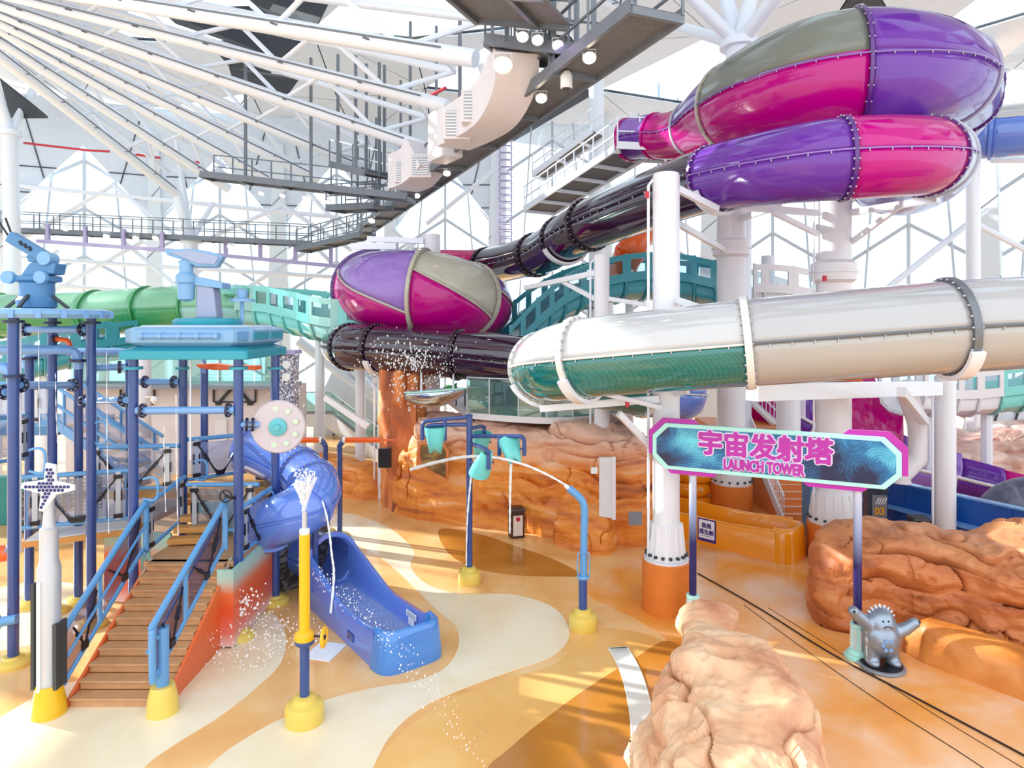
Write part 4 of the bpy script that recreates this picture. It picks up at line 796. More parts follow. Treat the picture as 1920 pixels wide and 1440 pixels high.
railing(P(505, 905, 19), P(560, 925, 19), 1.0, bars=6, braces=0)
# D shaped grab handles on poles
for q in ((180, 810, 15.6), (62, 862, 13.9), (275, 915, 15.05), (370, 880, 17.1), (495, 938, 16.7)):
    p = P(*q); pt = [p+V(-.08, 0, .2), p+V(.12, 0, .24), p+V(.24, 0, .14), p+V(.24, 0, -.2), p+V(.14, 0, -.28), p+V(-.08, 0, -.24)]
    bent(pt, .028, 'rail_blue', 5, 'grab_handle')
# stair railings (sloped)
def stair_rail(x, y0, z0, y1, z1, mirror=1):
    a, c = V(x, y0, z0), V(x, y1, z1); g = 'smoke_glass'; low = .92
    pts = [V(x, y0+.03, z0-low), V(x, y0, z0-.1), V(x, y0+.06, z0+.06), V(x, y0+.2, z0+.18), V(x, y1-.1, z1-.03), V(x, y1+.05, z1), V(x, y1+.12, z1-.12), V(x, y1+.12, z1-1.0)]
    b = MB(); b.tube([Vector(p) for p in cr(pts, 5)], .062, 12); b.build('handrail', 'rail_blue', PS)
    s = lambda f, dz: a.lerp(c, f)+V(0, 0, dz)
    b = MB(); b.tube([s(.02, -low+.0), s(1.0, -low-.02)], .045, 10); b.build('bottom_rail', 'rail_blue', PS)
    b = MB(); b.tube([s(.0, -.38)+V(.09*mirror, 0, 0), s(1.0, -.34)+V(.09*mirror, 0, 0)], .03, 10); b.build('grip_rail', 'rail_blue', PS)
    b = MB(); b.tube([s(.42, -low), s(.42, .08)], .045, 10); b.build('rail_post', 'rail_blue', PS)
    for f0, f1 in ((.05, .38), (.46, .96)):
        b = MB(); b.ext([s(f0, -low+.08), s(f1, -low+.08), s(f1, -.02), s(f0, -.02)], (.015, 0, 0)); b.build('clear_panel', g, PS, smooth=False)
        p0, p1 = s(f0+.04, -.1)+V(.05, 0, 0), s((f0+f1)/2, -low+.12)+V(.05, 0, 0)
        for q0 in (p0, s(f1-.03, -.1)+V(.05, 0, 0)):
            b = MB(); b.bar(q0, p1, .03, .03); br = b.build('strut', 'black_metal', PS, smooth=False); b = MB(); b.bar(q0.lerp(p1, .35), q0.lerp(p1, .6), .07, .06); b.build('strut_sleeve', 'black_metal', br, smooth=False)
        b = MB(); b.box(p1, (.05, .2, .16)); b.build('strut_bracket', 'black_metal', PS, smooth=False, bevel=.02)
stair_rail(-8.3, 12.3, 1.32, 15.0, 2.95); stair_rail(-6.4, 11.85, 1.6, 14.75, 3.05, -1)
q = G(305, 1335); b = MB(); b.lathe([(.28, 0), (.25, .3), (.2, .5), (.17, .5)], q, 24); b.build('post_pedestal', 'yellow_base', PS); b = MB(); b.tube([q, q+V(0, 0, 1.55)], .11, 16); b.build('newel_post', 'rail_blue', PS)
b = MB(); b.tube([q+V(0, 0, 1.35), V(-6.4, 11.88, 1.5)], .04, 8); b.build('rail_link', 'rail_blue', PS)
b = MB(); b.tube([q+V(0, 0, .75), V(-6.4, 11.88, .75)], .04, 8); b.build('rail_link', 'rail_blue', PS)
# upper stair flight behind (blue steel)
ua, uc = P(105, 795, 18.8), P(265, 905, 17.8)
for dy in (0, 1.1):
    b = MB(); b.bar(ua+V(0, dy, 0), uc+V(0, dy, 0), .06, .26); b.build('stair_stringer', 'rail_blue', PS, smooth=False)
    for h in (1.05, .55):
        b = MB(); b.tube([ua+V(0, dy, h), uc+V(0, dy, h)], .05, 10); b.build('handrail', 'rail_blue', PS)
    for k in range(3): p = ua.lerp(uc, .1+.4*k)+V(0, dy, 0); b = MB(); b.tube([p, p+V(0, 0, 1.05)], .04, 8); b.build('rail_post', 'rail_blue', PS)
    b = MB(); b.ext([ua.lerp(uc, .05)+V(0, dy, .15), ua.lerp(uc, .95)+V(0, dy, .15), ua.lerp(uc, .95)+V(0, dy, .98), ua.lerp(uc, .05)+V(0, dy, .98)], (0, .02, 0)); b.build('clear_panel', 'panel_glass', PS, smooth=False)
for k in range(8):
    p = ua.lerp(uc, (k+.5)/8)+V(0, .55, .02); b = MB(); b.box(p, (.3, 1.05, .05)); b.build('step', 'tread', PS, smooth=False)
# ---- octagonal canopy with radar
CP = thing('radar_canopy', 'blue slab canopy with teal base carrying a tilted radar dish', 'canopy', V(-7.3, 16, 6.28))
def octa(x0_, x1_, y0_, y1_, c, z): return [V(x0_+c, y0_, z), V(x1_-c, y0_, z), V(x1_, y0_+c, z), V(x1_, y1_-c, z), V(x1_-c, y1_, z), V(x0_+c, y1_, z), V(x0_, y1_-c, z), V(x0_, y0_+c, z)]
def loft(name, rings, m, parent, **k):
    b = MB(); b.grid(rings, True); n = len(rings[0]); K = len(rings)*n; b.f += [tuple(range(n-1, -1, -1)), tuple(range(K-n, K))]; return b.build(name, m, parent, smooth=False, **k)
X0, X1, Y0, Y1 = -8.72, -5.85, 14.72, 17.35
loft('base_slab', [octa(X0, X1, Y0, Y1, .05, 6.28), octa(X0, X1, Y0, Y1, .05, 6.47), octa(X0+.3, X1-.3, Y0+.3, Y1-.3, .3, 6.62)], 'canopy_teal', CP, bevel=.02)
loft('roof_slab', [octa(X0+.22, X1-.22, Y0+.22, Y1-.22, .3, 6.55), octa(X0, X1, Y0, Y1, .32, 6.66), octa(X0-.02, X1+.02, Y0-.02, Y1+.02, .32, 6.93), octa(X0+.12, X1-.12, Y0+.12, Y1-.12, .3, 7.0)], 'canopy_blue', CP, bevel=.02)
loft('roof_top', [octa(X0+.15, X1-.15, Y0+.15, Y1-.15, .3, 6.98), octa(X0+.25, X1-.25, Y0+.25, Y1-.25, .3, 7.04)], 'canopy_top', CP)
b = MB(); b.tube([(-8.15, Y0-.06, 6.8), (-6.5, Y0-.06, 6.8)], .05, 12); tb = b.build('front_cylinder', 'pipe_blue', CP)
for k in range(5): b = MB(); b.lathe([(.07, -.04), (.07, .04)], (-8.15+k*.4125, Y0-.06, 6.8), 14, (1, 0, 0)); b.build('cylinder_band', 'canopy_blue', tb)
for y_, s_ in ((15.5, .9), (16.5, .7)): b = MB(); b.box((X1+.02, y_, 6.8), (.04, s_, .16)); b.build('side_vent', 'canopy_teal', CP, smooth=False)
b = MB(); b.box((X1-.16, Y0+.14, 6.8), (.2, .2, .2), PI/4); b.build('corner_hatch', 'canopy_dark', CP, smooth=False, bevel=.02)
b = MB(); b.lathe([(.75, 7.0), (.78, 7.12), (.7, 7.2), (.3, 7.22)], (-7.3, 16, 0), 32); tt = b.build('turntable', 'canopy_teal', CP, ang=.3)
b = MB(); b.ext([(-7.5, 15.8, 7.2), (-7.0, 15.8, 7.2), (-7.08, 15.8, 7.95), (-7.5, 15.8, 8.05)], (0, .4, 0)); b.build('dish_pillar', 'dish_grey', CP, smooth=False, bevel=.04)
b = MB(); b.ext([(-7.62, 15.75, 8.0), (-6.85, 15.75, 7.9), (-6.85, 15.75, 8.05), (-7.5, 15.75, 8.2)], (0, .5, 0)); b.build('pillar_arm', 'canopy_blue', CP, smooth=False, bevel=.02)
b = MB(); b.lathe([(.05, 7.6), (.18, 7.65), (.2, 8.0), (.24, 8.05), (.24, 8.2), (.15, 8.3), (.16, 8.55), (.1, 8.58)], (-7.72, 15.8, 0), 20); b.build('dish_motor', 'canopy_blue', CP)
def dp(x, y, d=15.7): return P(x, y, d)
b = MB(); b.ext([dp(306, 468), dp(312, 478), dp(340, 487), dp(368, 500), dp(405, 500), dp(418, 480), dp(412, 478), dp(386, 470), dp(360, 466)], (0, .25, 0)); b.build('dish_frame', 'canopy_blue', CP, smooth=False, bevel=.03)
b = MB(); b.ext([dp(316, 472, 15.66), dp(345, 483, 15.66), dp(370, 494, 15.66), dp(402, 495, 15.66), dp(410, 482, 15.66), dp(384, 474, 15.66), dp(358, 469, 15.66)], (0, .05, 0)); b.build('dish_mesh', 'dish_grey', CP, smooth=False)
for e in ((335, 490), (410, 500)): b = MB(); b.tube([V(-7.7, 15.85, 8.45), dp(*e, 15.8)], .035, 8); b.build('dish_strut', 'canopy_blue', CP)
b = MB(); b.lathe([(.05, 0), (.05, .55), (.3, .56), (.3, .62), (.12, .66), (.14, .85), (.05, .88)], (-6.6, 16.3, 7.05), 16); b.build('sensor_mast', 'canopy_blue', CP)
# ---- round turret canopy
TC = thing('turret_canopy', 'round ringed blue canopy with a laser turret on top', 'canopy', V(-10.65, 14.95, 7.2)); tc_ = V(-10.65, 14.95, 0)
b = MB(); b.lathe([(.2, 7.22), (1.3, 7.22), (1.4, 7.2), (1.46, 7.28), (1.42, 7.37), (1.3, 7.4), (.2, 7.42)], tc_, 40); b.build('roof_ring', 'canopy_blue', TC, ang=.3)
for k in range(20): a = 2*PI*k/20; b = MB(); b.box(tc_+V(1.45*math.cos(a), 1.45*math.sin(a), 7.28), (.06, .1, .16), a); b.build('ring_clip', 'pipe_blue', TC, smooth=False)
b = MB(); b.lathe([(.25, 7.4), (.38, 7.44), (.4, 7.6), (.34, 7.68), (.34, 7.98), (.38, 8.0), (.2, 8.02)], tc_+V(.0, 0, 0), 24); b.build('turret_drum', 'canopy_dark', TC, ang=.4)
b = MB(); b.box(tc_+V(0, 0, 8.08), (.85, .5, .14)); b.build('turret_table', 'canopy_dark', TC, smooth=False, bevel=.04)
for s in (-1, 1): b = MB(); b.lathe([(.14, -.06), (.14, .06)], tc_+V(s*.36-.1, -.24, 8.1), 16, (0, 1, 0)); b.build('turret_wheel', 'canopy_blue', TC)
b = MB(); b.ext([tc_+V(-.25, -.2, 8.12), tc_+V(.5, -.2, 8.18), tc_+V(.55, -.2, 8.42), tc_+V(.1, -.2, 8.45), tc_+V(-.05, -.2, 8.42)], (0, .4, 0)); b.build('turret_body', 'canopy_dark', TC, smooth=False, bevel=.03)
b = MB(); b.ext([tc_+V(-.1, -.15, 8.45), tc_+V(.2, -.15, 8.45), tc_+V(.2, -.15, 8.6), tc_+V(-.15, -.15, 8.6)], (0, .3, 0)); b.build('turret_yoke', 'canopy_dark', TC, smooth=False, bevel=.02)
ba, bc = tc_+V(.32, -.1, 8.52), tc_+V(-.52, -.1, 9.02)
b = MB(); b.bar(ba, bc, .24, .26); b.build('barrel', 'dark_metal' if False else 'canopy_dark', TC, smooth=False, bevel=.04)
b = MB(); b.lathe([(.15, -.16), (.15, .16)], ba, 16, (0, 1, 0)); b.build('barrel_pivot', 'canopy_blue', TC)
for k in range(3): b = MB(); b.bar(ba.lerp(bc, .35+.12*k)+V(0, -.13, 0), ba.lerp(bc, .4+.12*k)+V(0, -.13, .06), .05, .05); b.build('barrel_slot', 'black_metal', TC, smooth=False)
for s in (-.06, .06): b = MB(); b.tube([bc+V(0, s, 0), bc+V(-.22+s, s, .42)], .022, 6); b.build('prong', 'black_metal', TC)
for e in ((-.7, .0), (.7, 0), (.1, -.7)): b = MB(); b.bar(tc_+V(e[0]*.5, e[1]*.5, 7.7), tc_+V(e[0], e[1], 7.42), .06, .06); b.build('turret_stay', 'dark_metal', TC, smooth=False)
# ---- spray disc
SD = thing('spray_disc', 'big round grey target disc with pale green dots and teal hub', 'disc', P(522, 800, 15.25)); p = P(522, 800, 15.25); ax = V(.1, -1, 0).normalized()
b = MB(); b.lathe([(.58, -.04), (.61, 0), (.58, .04)], p, 48, ax); b.build('disc_plate', 'disc_grey', SD)
for k in range(9):
    a = 2*PI*k/9+.3; q = p+V(math.cos(a)*.42, 0, math.sin(a)*.42)+ax*.045; b = MB(); b.lathe([(.06, -.02), (.06, .01)], q, 16, ax); b.build('target_dot', 'pale_green', SD)
b = MB(); b.lathe([(.2, -.02), (.2, .06), (.14, .09), (.08, .09), (.07, .13)], p+ax*.03, 28, ax); b.build('disc_hub', 'disc_teal', SD)
# ---- pitted splash tower behind
ST = thing('splash_tower', 'tall pitted silver grey splash tower with two round ports', 'splash tower', P(538, 605, 18.6)); q = P(538, 605, 18.6); q.z = 0
b = MB(); b.box((q.x, 18.6, 3.1), (.52, .5, 6.2)); b.build('tower_shaft', 'pitted_silver', ST, smooth=False, bevel=.02)
b = MB(); b.box((q.x-.04, 18.6, 6.28), (.72, .66, .1)); b.build('tower_cap', 'lilac_steel', ST, smooth=False)
for z in (5.95, 5.6): b = MB(); b.lathe([(.07, 0), (.11, .02), (.11, .05), (.07, .06)], (q.x+.08, 18.34, z), 20, (0, -1, 0)); pt = b.build('port_ring', 'white_plastic', ST); b = MB(); b.lathe([(.07, 0), (.07, .03)], (q.x+.08, 18.33, z), 16, (0, -1, 0)); b.build('port_hole', 'black_metal', pt)
# ---- orange tipping scoops
t = thing('tipping_spout', 'orange tipping water spout under the radar canopy', 'water spout', P(440, 687, 18)); b = MB(); b.ext([P(365, 683, 18), P(400, 682, 18), P(425, 686, 18), P(480, 686, 18), P(482, 694, 18), P(400, 694, 18), P(372, 690, 18)], (0, .4, 0)); b.build('spout_body', 'orange_plastic', t, smooth=False, bevel=.03); b = MB(); b.tube([P(383, 700, 18.2), P(383, 672, 18.2)], .05, 8); b.build('spout_pivot', 'pipe_blue', t)
t = thing('drip_spout', 'orange bent drip spout beside the turret canopy pole', 'water spout', P(120, 640, 16.2)); b = MB(); b.tube([Vector(p) for p in cr([P(100, 635, 16.3), P(118, 637, 16.3), P(128, 640, 16.3), P(131, 650, 16.3), P(131, 666, 16.3)], 5)], .06, 10); b.build('spout_pipe', 'orange_plastic', t); b = MB(); b.lathe([(.12, -.03), (.12, .03)], P(103, 635, 16.3), 16, (1, 0, 0)); b.build('spout_flange', 'flange_navy', t)
for q in ((10, 1038, 14.4),): 
    t = thing('spray_nozzle', 'orange spray nozzle low on the front pole', 'nozzle', P(*q)); b = MB(); b.lathe([(.06, -.2), (.16, -.12), (.18, .1), (.1, .14)], P(*q), 18, (-.9, -.3, 0)); b.build('nozzle_cup', 'orange_plastic', t); b = MB(); b.tube([P(*q), P(22, 1012, 13.9)], .05, 8); b.build('nozzle_pipe', 'pipe_blue', t)
t = thing('spray_cannon', 'blue and yellow spray cannon low on the front pole', 'cannon', P(20, 1160, 13.8)); b = MB(); b.lathe([(.1, 0), (.1, .32), (.13, .33), (.13, .38)], P(32, 1160, 13.8), 18, (-1, -.2, -.15)); b.build('cannon_barrel', 'rail_blue', t); b = MB(); b.lathe([(.17, .36), (.17, .46), (.12, .6), (.07, .7)], P(32, 1160, 13.8), 18, (-1, -.2, -.15)); b.build('cannon_mouth', 'yellow_paint', t)
# ---- valve wheel
t = thing('valve_wheel', 'small black valve hand wheel on the landing rail', 'valve wheel', P(424, 930, 14.7)); p = P(424, 930, 14.7); b = MB(); b.tube([p+V(.13*math.cos(a), -.02, .13*math.sin(a)) for a in [2*PI*k/20 for k in range(20)]], .018, 6, closed=True); b.build('wheel_rim', 'black_metal', t)
for a in (0, 2.1, 4.2): b = MB(); b.bar(p+V(0, -.02, 0), p+V(.13*math.cos(a), -.02, .13*math.sin(a)), .03, .02); b.build('wheel_spoke', 'black_metal', t, smooth=False)
b = MB(); b.tube([p, P(445, 935, 15.0)], .03, 8); b.build('wheel_stem', 'black_metal', t)

# ================================================================ BLUE TUBE SLIDE
BS = thing('blue_slide', 'blue spiral tube slide ending in an open splash trough', 'water slide', V(-3.5, 16, 0))
TF = sweep_frames([(470, 842, 18.8, .62), (510, 858, 18.4, .62), (560, 884, 17.8, .62), (590, 914, 17.1, .62), (580, 946, 16.5, .62), (545, 966, 16.3, .62), (506, 985, 16.7, .62), (500, 1004, 17.7, .62), (535, 1020, 18.4, .62), (582, 1038, 18.1, .64), (622, 1052, 17.3, .64)], 8)
for i0, i1 in ((0, 16), (16, 22), (22, 32), (32, 48), (48, 64), (64, 80)):
    shell(TF, i0, i1, 0, PI, 'upper_shell', 'slide_blue', BS, solid=.04); shell(TF, i0, i1, PI, 2*PI, 'lower_shell', 'slide_blue', BS, solid=.04); flange(TF, i0, 'slide_blue', BS, bolts=i0 in (16, 22))
    for a in (0, PI): seam(TF, i0, i1, a, 'slide_blue', BS, False)
flange(TF, 80, 'slide_blue', BS, k=1.16, wd=.08, bolts=False)
# trough
ta = TF[80][0].copy(); tdir = V(2.45, -3.25, 0).normalized(); tside = V(tdir.y, -tdir.x, 0); ta.z = 0; TL = 4.15
def tp(s, w_, z): return ta+tdir*s+tside*w_+V(0, 0, z)
rows_o, rows_i = [], []
for k in range(17):
    f = k/16; s = f*TL-.15; top = 1.28-.62*min(1, f*1.9)+(.12*max(0, (f-.8)/.2)**2 if f > .8 else 0); hw = .62+.02*f; fl_ = .38-.16*f
    rows_o.append([tp(s, hw+.1, 0), tp(s, hw+.08, top-.05), tp(s, hw+.04, top), tp(s, hw-.05, top), tp(s, hw-.1, top-.08), tp(s, hw-.14, fl_+.14), tp(s, hw-.26, fl_), tp(s, 0, fl_-.03), tp(s, -hw+.26, fl_), tp(s, -hw+.14, fl_+.14), tp(s, -hw+.1, top-.08), tp(s, -hw+.05, top), tp(s, -hw-.04, top), tp(s, -hw-.08, top-.05), tp(s, -hw-.1, 0)])
b = MB(); b.grid(rows_o); b.f.append(tuple(range(14, -1, -1))); b.build('trough', 'slide_blue', BS, ang=.9)
# rounded end wall
b = MB(); rows = []
for k in range(13):
    a = -PI/2+PI*k/12; ex = lambda r, z: tp(TL-.2+r*.55*abs(math.cos(a))**.6, (r*.74)*math.copysign(abs(math.sin(a))**.5, math.sin(a)), z)
    rows.append([ex(1.04, 0), ex(1.04, .15), ex(.97, .62), ex(.93, .8), ex(.84, .84), ex(.74, .8), ex(.55, .35)])
b.grid(rows); b.build('end_wall', 'slide_blue_end', BS, ang=1.2)
b = MB(); b.ext([tp(.3, -.45, .34), tp(.3, .45, .34), tp(TL-.1, .45, .3), tp(TL-.1, -.45, .3)], (0, 0, .03)); b.build('trough_water', 'pool_water', BS, smooth=False)
# label stickers on trough
p0 = tp(3.2, -.47, .52); b = MB(); b.ext([p0, p0+tdir*.45, p0+tdir*.45+V(0, 0, .13), p0+V(0, 0, .13)], tside*.012); st = b.build('warning_sticker', 'sticker_white', BS, smooth=False)
b = MB(); b.ext([p0+tdir*.1-V(0, 0, .16), p0+tdir*.36-V(0, 0, .16), p0+tdir*.36, p0+tdir*.1], tside*.012); b.build('warning_sticker', 'sticker_white', BS, smooth=False)
for k in range(3): b = MB(); b.bar(p0+tdir*.05+V(0, 0, .03+.035*k)+tside*.014, p0+tdir*.4+V(0, 0, .03+.035*k)+tside*.014, .004, .012); b.build('sticker_line', 'ink_grey', st, smooth=False)
b = MB(); b.box(tp(2.9, .735, .26), (.04, .3, .16), math.atan2(tdir.y, tdir.x)-PI/2); b.build('drain_slot', 'blue_wall_dark', BS, smooth=False)
for i in (26, 56): p = TF[i][0]; b = MB(); b.tube([(p.x, p.y, 0), (p.x, p.y, p.z-.5)], .08, 10); b.build('support_post', 'pole_blue', BS)
q = G(610, 1222); b = MB(); b.box((q.x, q.y, .012), (.62, .75, .024), -.25); tag(b.build('floor_tile', 'sticker_white', smooth=False, bevel=.005), 'square white floor tile beside the blue slide trough', 'floor tile')

# ================================================================ FREESTANDING WATER TOYS
def pedestal(parent, p, r=.36, h=.36):
    b = MB(); b.lathe([(r*.97, 0), (r, .03), (r, h-.12), (r*.93, h-.04), (r*.8, h-.02), (r*.62, h), (r*.58, h+.07), (r*.4, h+.1), (r*.15, h+.1)], p, 32); b.build('pedestal', 'yellow_base', parent, ang=.6)
q = G(571, 1352); t = thing('water_post', 'yellow and blue water spray post with a yellow hand wheel', 'water post', q); pedestal(t, q, .345, .36)
b = MB(); b.tube([q+V(0, 0, .4), q+V(0, 0, 1.42)], .085, 16); b.build('lower_pipe', 'pole_blue', t)
b = MB(); b.lathe([(.16, 1.38), (.17, 1.4), (.17, 1.45), (.165, 1.46)], q, 24); b.build('pipe_flange', 'pole_blue', t)
b = MB(); b.lathe([(.165, 1.455), (.18, 1.47), (.18, 1.56), (.12, 1.62), (.095, 1.63), (.095, 3.32), (.08, 3.34)], q, 24); b.build('upper_pipe', 'yellow_paint', t, ang=.5)
b = MB(); b.lathe([(.08, 3.33), (.09, 3.36), (.09, 3.42), (.05, 3.44)], q, 20); b.build('nozzle_collar', 'white_plastic', t); b = MB(); b.lathe([(.045, 3.42), (.045, 3.72), (.03, 3.74)], q, 16); b.build('nozzle', 'silver', t)
b = MB()
for k in range(10): a = 2*PI*k/10; b.lathe([(.016, 0), (.012, .03)], q+V(.15*math.cos(a), .15*math.sin(a), 1.555), 6)
o = b.build('flange_bolt', 'bolt', t); o['kind'] = 'stuff'
wp_ = q+V(.36, -.05, 1.52); b = MB(); b.tube([q+V(.15, 0, 1.52), wp_], .02, 8); b.build('wheel_stem', 'black_metal', t)
b = MB(); b.tube([wp_+V(.02*math.cos(a)*0, .16*math.cos(a), .16*math.sin(a)) for a in [2*PI*k/24 for k in range(24)]], .03, 8, closed=True); wr = b.build('hand_wheel', 'yellow_paint', t)
for a in (0, PI/2, PI, PI*1.5): b = MB(); b.bar(wp_, wp_+V(0, .15*math.cos(a), .15*math.sin(a)), .03, .02); b.build('wheel_spoke', 'yellow_paint', wr, smooth=False)
b = MB(); b.lathe([(.04, -.03), (.04, .03)], wp_, 12, (1, 0, 0)); b.build('wheel_hub', 'black_metal', wr)
# bucket tree
q = G(880, 1092); d0 = q.y; t = thing('bucket_tree', 'blue pole with four arms carrying aqua tipping buckets', 'water toy', q); pedestal(t, q, .32, .34)
b = MB(); b.tube([q+V(0, 0, .3), V(q.x, q.y, P(0, 778, d0).z)], .085, 16); b.build('pole', 'pole_blue', t); b = MB(); b.lathe([(.09, -.03), (.1, 0), (.02, .04)], V(q.x, q.y, P(0, 778, d0).z), 16); b.build('pole_cap', 'pole_blue', t)
def bucket(p, ang, tip=0, s=1.0):
    R = Matrix.Rotation(ang, 3, 'Z') @ Matrix.Rotation(tip, 3, 'X'); rows = []
    for r, z in ((.26, .3), (.27, .3), (.25, .1), (.2, -.12), (.15, -.3)):
        rows.append([Vector(p)+R @ V(r*s*math.cos(a)*(1.1), r*s*math.sin(a)*.9*(1 if z > -.2 else .5), z*s*1.1+(-.1*s*abs(math.cos(a)) if z < -.2 else 0)) for a in [2*PI*k/24 for k in range(24)]])
    b = MB(); b.grid(rows, True); return b.build('bucket', 'aqua', t, solid=.02, ang=1)
def arm(pts, name='arm'):
    b = MB(); b.tube([Vector(p) for p in cr(pts, 5)], .055, 10); return b.build(name, 'pole_blue', t)
zc_ = lambda y: P(0, y, d0).z
for (pts, bp, ba_, tip) in (
    ([P(876, 782, d0), P(812, 788, d0-.1), P(797, 791, d0-.1), P(792, 800, d0-.1), P(792, 825, d0-.1)], P(816, 822, d0-.1), 0, .1),
    ([P(884, 818, d0), P(965, 818, d0-.6), P(978, 820, d0-.7), P(983, 828, d0-.7), P(983, 854, d0-.7)], P(959, 845, d0-.6), .3, -.9),
    ([P(884, 803, d0), P(900, 800, d0+.8), P(907, 801, d0+1), P(908, 806, d0+1), P(908, 818, d0+1)], P(902, 832, d0+.9), .6, .2),
    ([P(884, 832, d0), P(905, 840, d0-1.0), P(914, 845, d0-1.2), P(916, 852, d0-1.2), P(916, 880, d0-1.2)], P(905, 870, d0-1.0), .6, -2.6)):
    arm(pts); bucket(bp, ba_, tip)
    b = MB(); b.tube([bp+V(-.3, 0, .05), bp+V(.3, 0, .05)], .022, 8); b.build('bucket_axle', 'pole_blue', t)
arm([P(876, 796, d0), P(815, 797, d0-.1), P(803, 800, d0-.1), P(800, 808, d0-.1)]); arm([P(834, 787, d0-.1), P(834, 800, d0-.1), P(834, 826, d0-.1)]); arm([P(936, 818, d0-.4), P(936, 835, d0-.45), P(936, 854, d0-.45)])
# bent water cannon
q = G(1093, 1178); d0 = q.y; t = thing('arc_jet_post', 'bent blue pipe on a yellow pedestal shooting a water arc', 'water toy', q); pedestal(t, q, .33, .36)
b = MB(); b.tube([q+V(0, 0, .3), V(q.x, q.y, P(0, 1082, d0).z)], .1, 16); b.build('lower_pipe', 'pole_blue', t); b = MB(); b.lathe([(.12, -.04), (.14, 0), (.12, .04)], V(q.x, q.y, P(0, 1082, d0).z), 20); b.build('pipe_collar', 'rail_blue', t)
b = MB(); b.tube([Vector(p) for p in cr([P(1094, 1080, d0), P(1095, 1000, d0), P(1096, 960, d0), P(1093, 942, d0), P(1084, 930, d0), P(1066, 915, d0)], 6)], .085, 14); b.build('bent_pipe', 'rail_blue', t); b = MB(); b.lathe([(.05, 0), (.045, .12), (.02, .13)], P(1067, 916, d0), 14, (-.75, 0, .65)); b.build('jet_nozzle', 'white_plastic', t)
for s in (-1, 1): b = MB(); b.tube([Vector(p) for p in cr([V(q.x+s*.03, q.y-.1, 1.2), V(q.x+s*.13, q.y-.12, 1.24), V(q.x+s*.13, q.y-.12, 1.75), V(q.x+s*.03, q.y-.1, 1.8)], 5)], .014, 6); b.build('side_handle', 'rail_blue', t)
# star mast
q = G(92, 1338); t = thing('star_mast', 'silver stepped mast with a white star shaped honeycomb antenna', 'mast', q)
b = MB(); b.lathe([(.29, 0), (.27, .2), (.21, .55), (.15, .55)], q, 28); b.build('mast_pedestal', 'yellow_paint', t)
zf = lambda y: P(0, y, q.y).z
b = MB(); b.lathe([(.19, .45), (.19, zf(1065)), (.15, zf(1048)), (.15, zf(990)), (.11, zf(988)), (.085, zf(960)), (.085, zf(930))], q, 28); b.build('mast_tube', 'silver', t, ang=.5)
for s, zt in ((-1, zf(1090)), (1, zf(1165))): b = MB(); b.box(q+V(s*.2, 0, (.5+zt)/2), (.06, .3, zt-.5)); b.build('mast_fin', 'dark_metal', t, smooth=False)
b = MB(); b.tube([q+V(-.05, -.2, .5), q+V(-.05, -.2, zf(1085))], .035, 8); b.build('mast_conduit', 'white_plastic', t)
sp = P(88, 912, q.y-.05); sx = lambda x, y: P(x, y, q.y-.1)
star = [(85, 868), (103, 872), (104, 903), (138, 910), (138, 920), (104, 928), (82, 960), (72, 958), (76, 926), (38, 916), (40, 906), (82, 900)]
b = MB(); b.ext([sx(*p) for p in star], (0, .06, 0)); so = b.build('star_plate', 'white_plastic', t, smooth=False, bevel=.01)
def inside(x, y, poly):
    c = False
    for i in range(len(poly)):
        (xa, ya), (xb, yb) = poly[i], poly[i-1]
        if (ya > y) != (yb > y) and x < (xb-xa)*(y-ya)/(yb-ya)+xa: c = not c
    return c
for r_ in range(14):
    for c_ in range(16):
        x, y = 38+c_*7.2+(3.6 if r_ % 2 else 0), 868+r_*6.4
        if all(inside(x+dx, y+dy, star) for dx in (-4, 4) for dy in (-4, 4)):
            b = MB(); b.lathe([(.031, 0), (.031, .012)], sx(x, y)+V(0, -.001, 0), 6, (0, -1, 0)); b.build('honeycomb_cell', 'navy_hex', so, smooth=False)
# far water guns on blue frames
for k, (x, yb, xl, lab) in enumerate(((637, 1008, 640, 'orange water gun on a bent blue stand before the white column'), (610, 1000, 590, 'orange water gun on a blue stand partly behind the splash tower'))):
    q = G(x, yb); t = thing('water_gun', lab, 'water gun', q); zt = P(0, 825, q.y).z
    b = MB(); b.lathe([(.36, 0), (.36, .07), (.26, .14), (.12, .16)], q, 24); b.build('gun_foot', 'yellow_base', t)
    b = MB(); b.tube([Vector(p) for p in cr([q, q+V(0, 0, zt-.5), q+V(0, 0, zt-.2), q+V(.15*(1 if k == 0 else -1), 0, zt)], 5)], .09, 12); b.build('gun_stand', 'pole_blue', t)
    s = 1 if k == 0 else -1; g0 = q+V(.1*s, 0, zt)
    b = MB(); b.tube([g0, g0+V(1.25*s, 0, 0)], .09, 12); b.build('gun_barrel', 'orange_plastic', t); b = MB(); b.tube([g0+V(1.25*s, 0, 0), g0+V(1.7*s, 0, 0)], .035, 8); b.build('gun_nozzle', 'orange_plastic', t); b = MB(); b.lathe([(.11, -.04), (.11, .04)], g0+V(.05*s, 0, 0), 14, (1, 0, 0)); b.build('gun_collar', 'white_plastic', t)

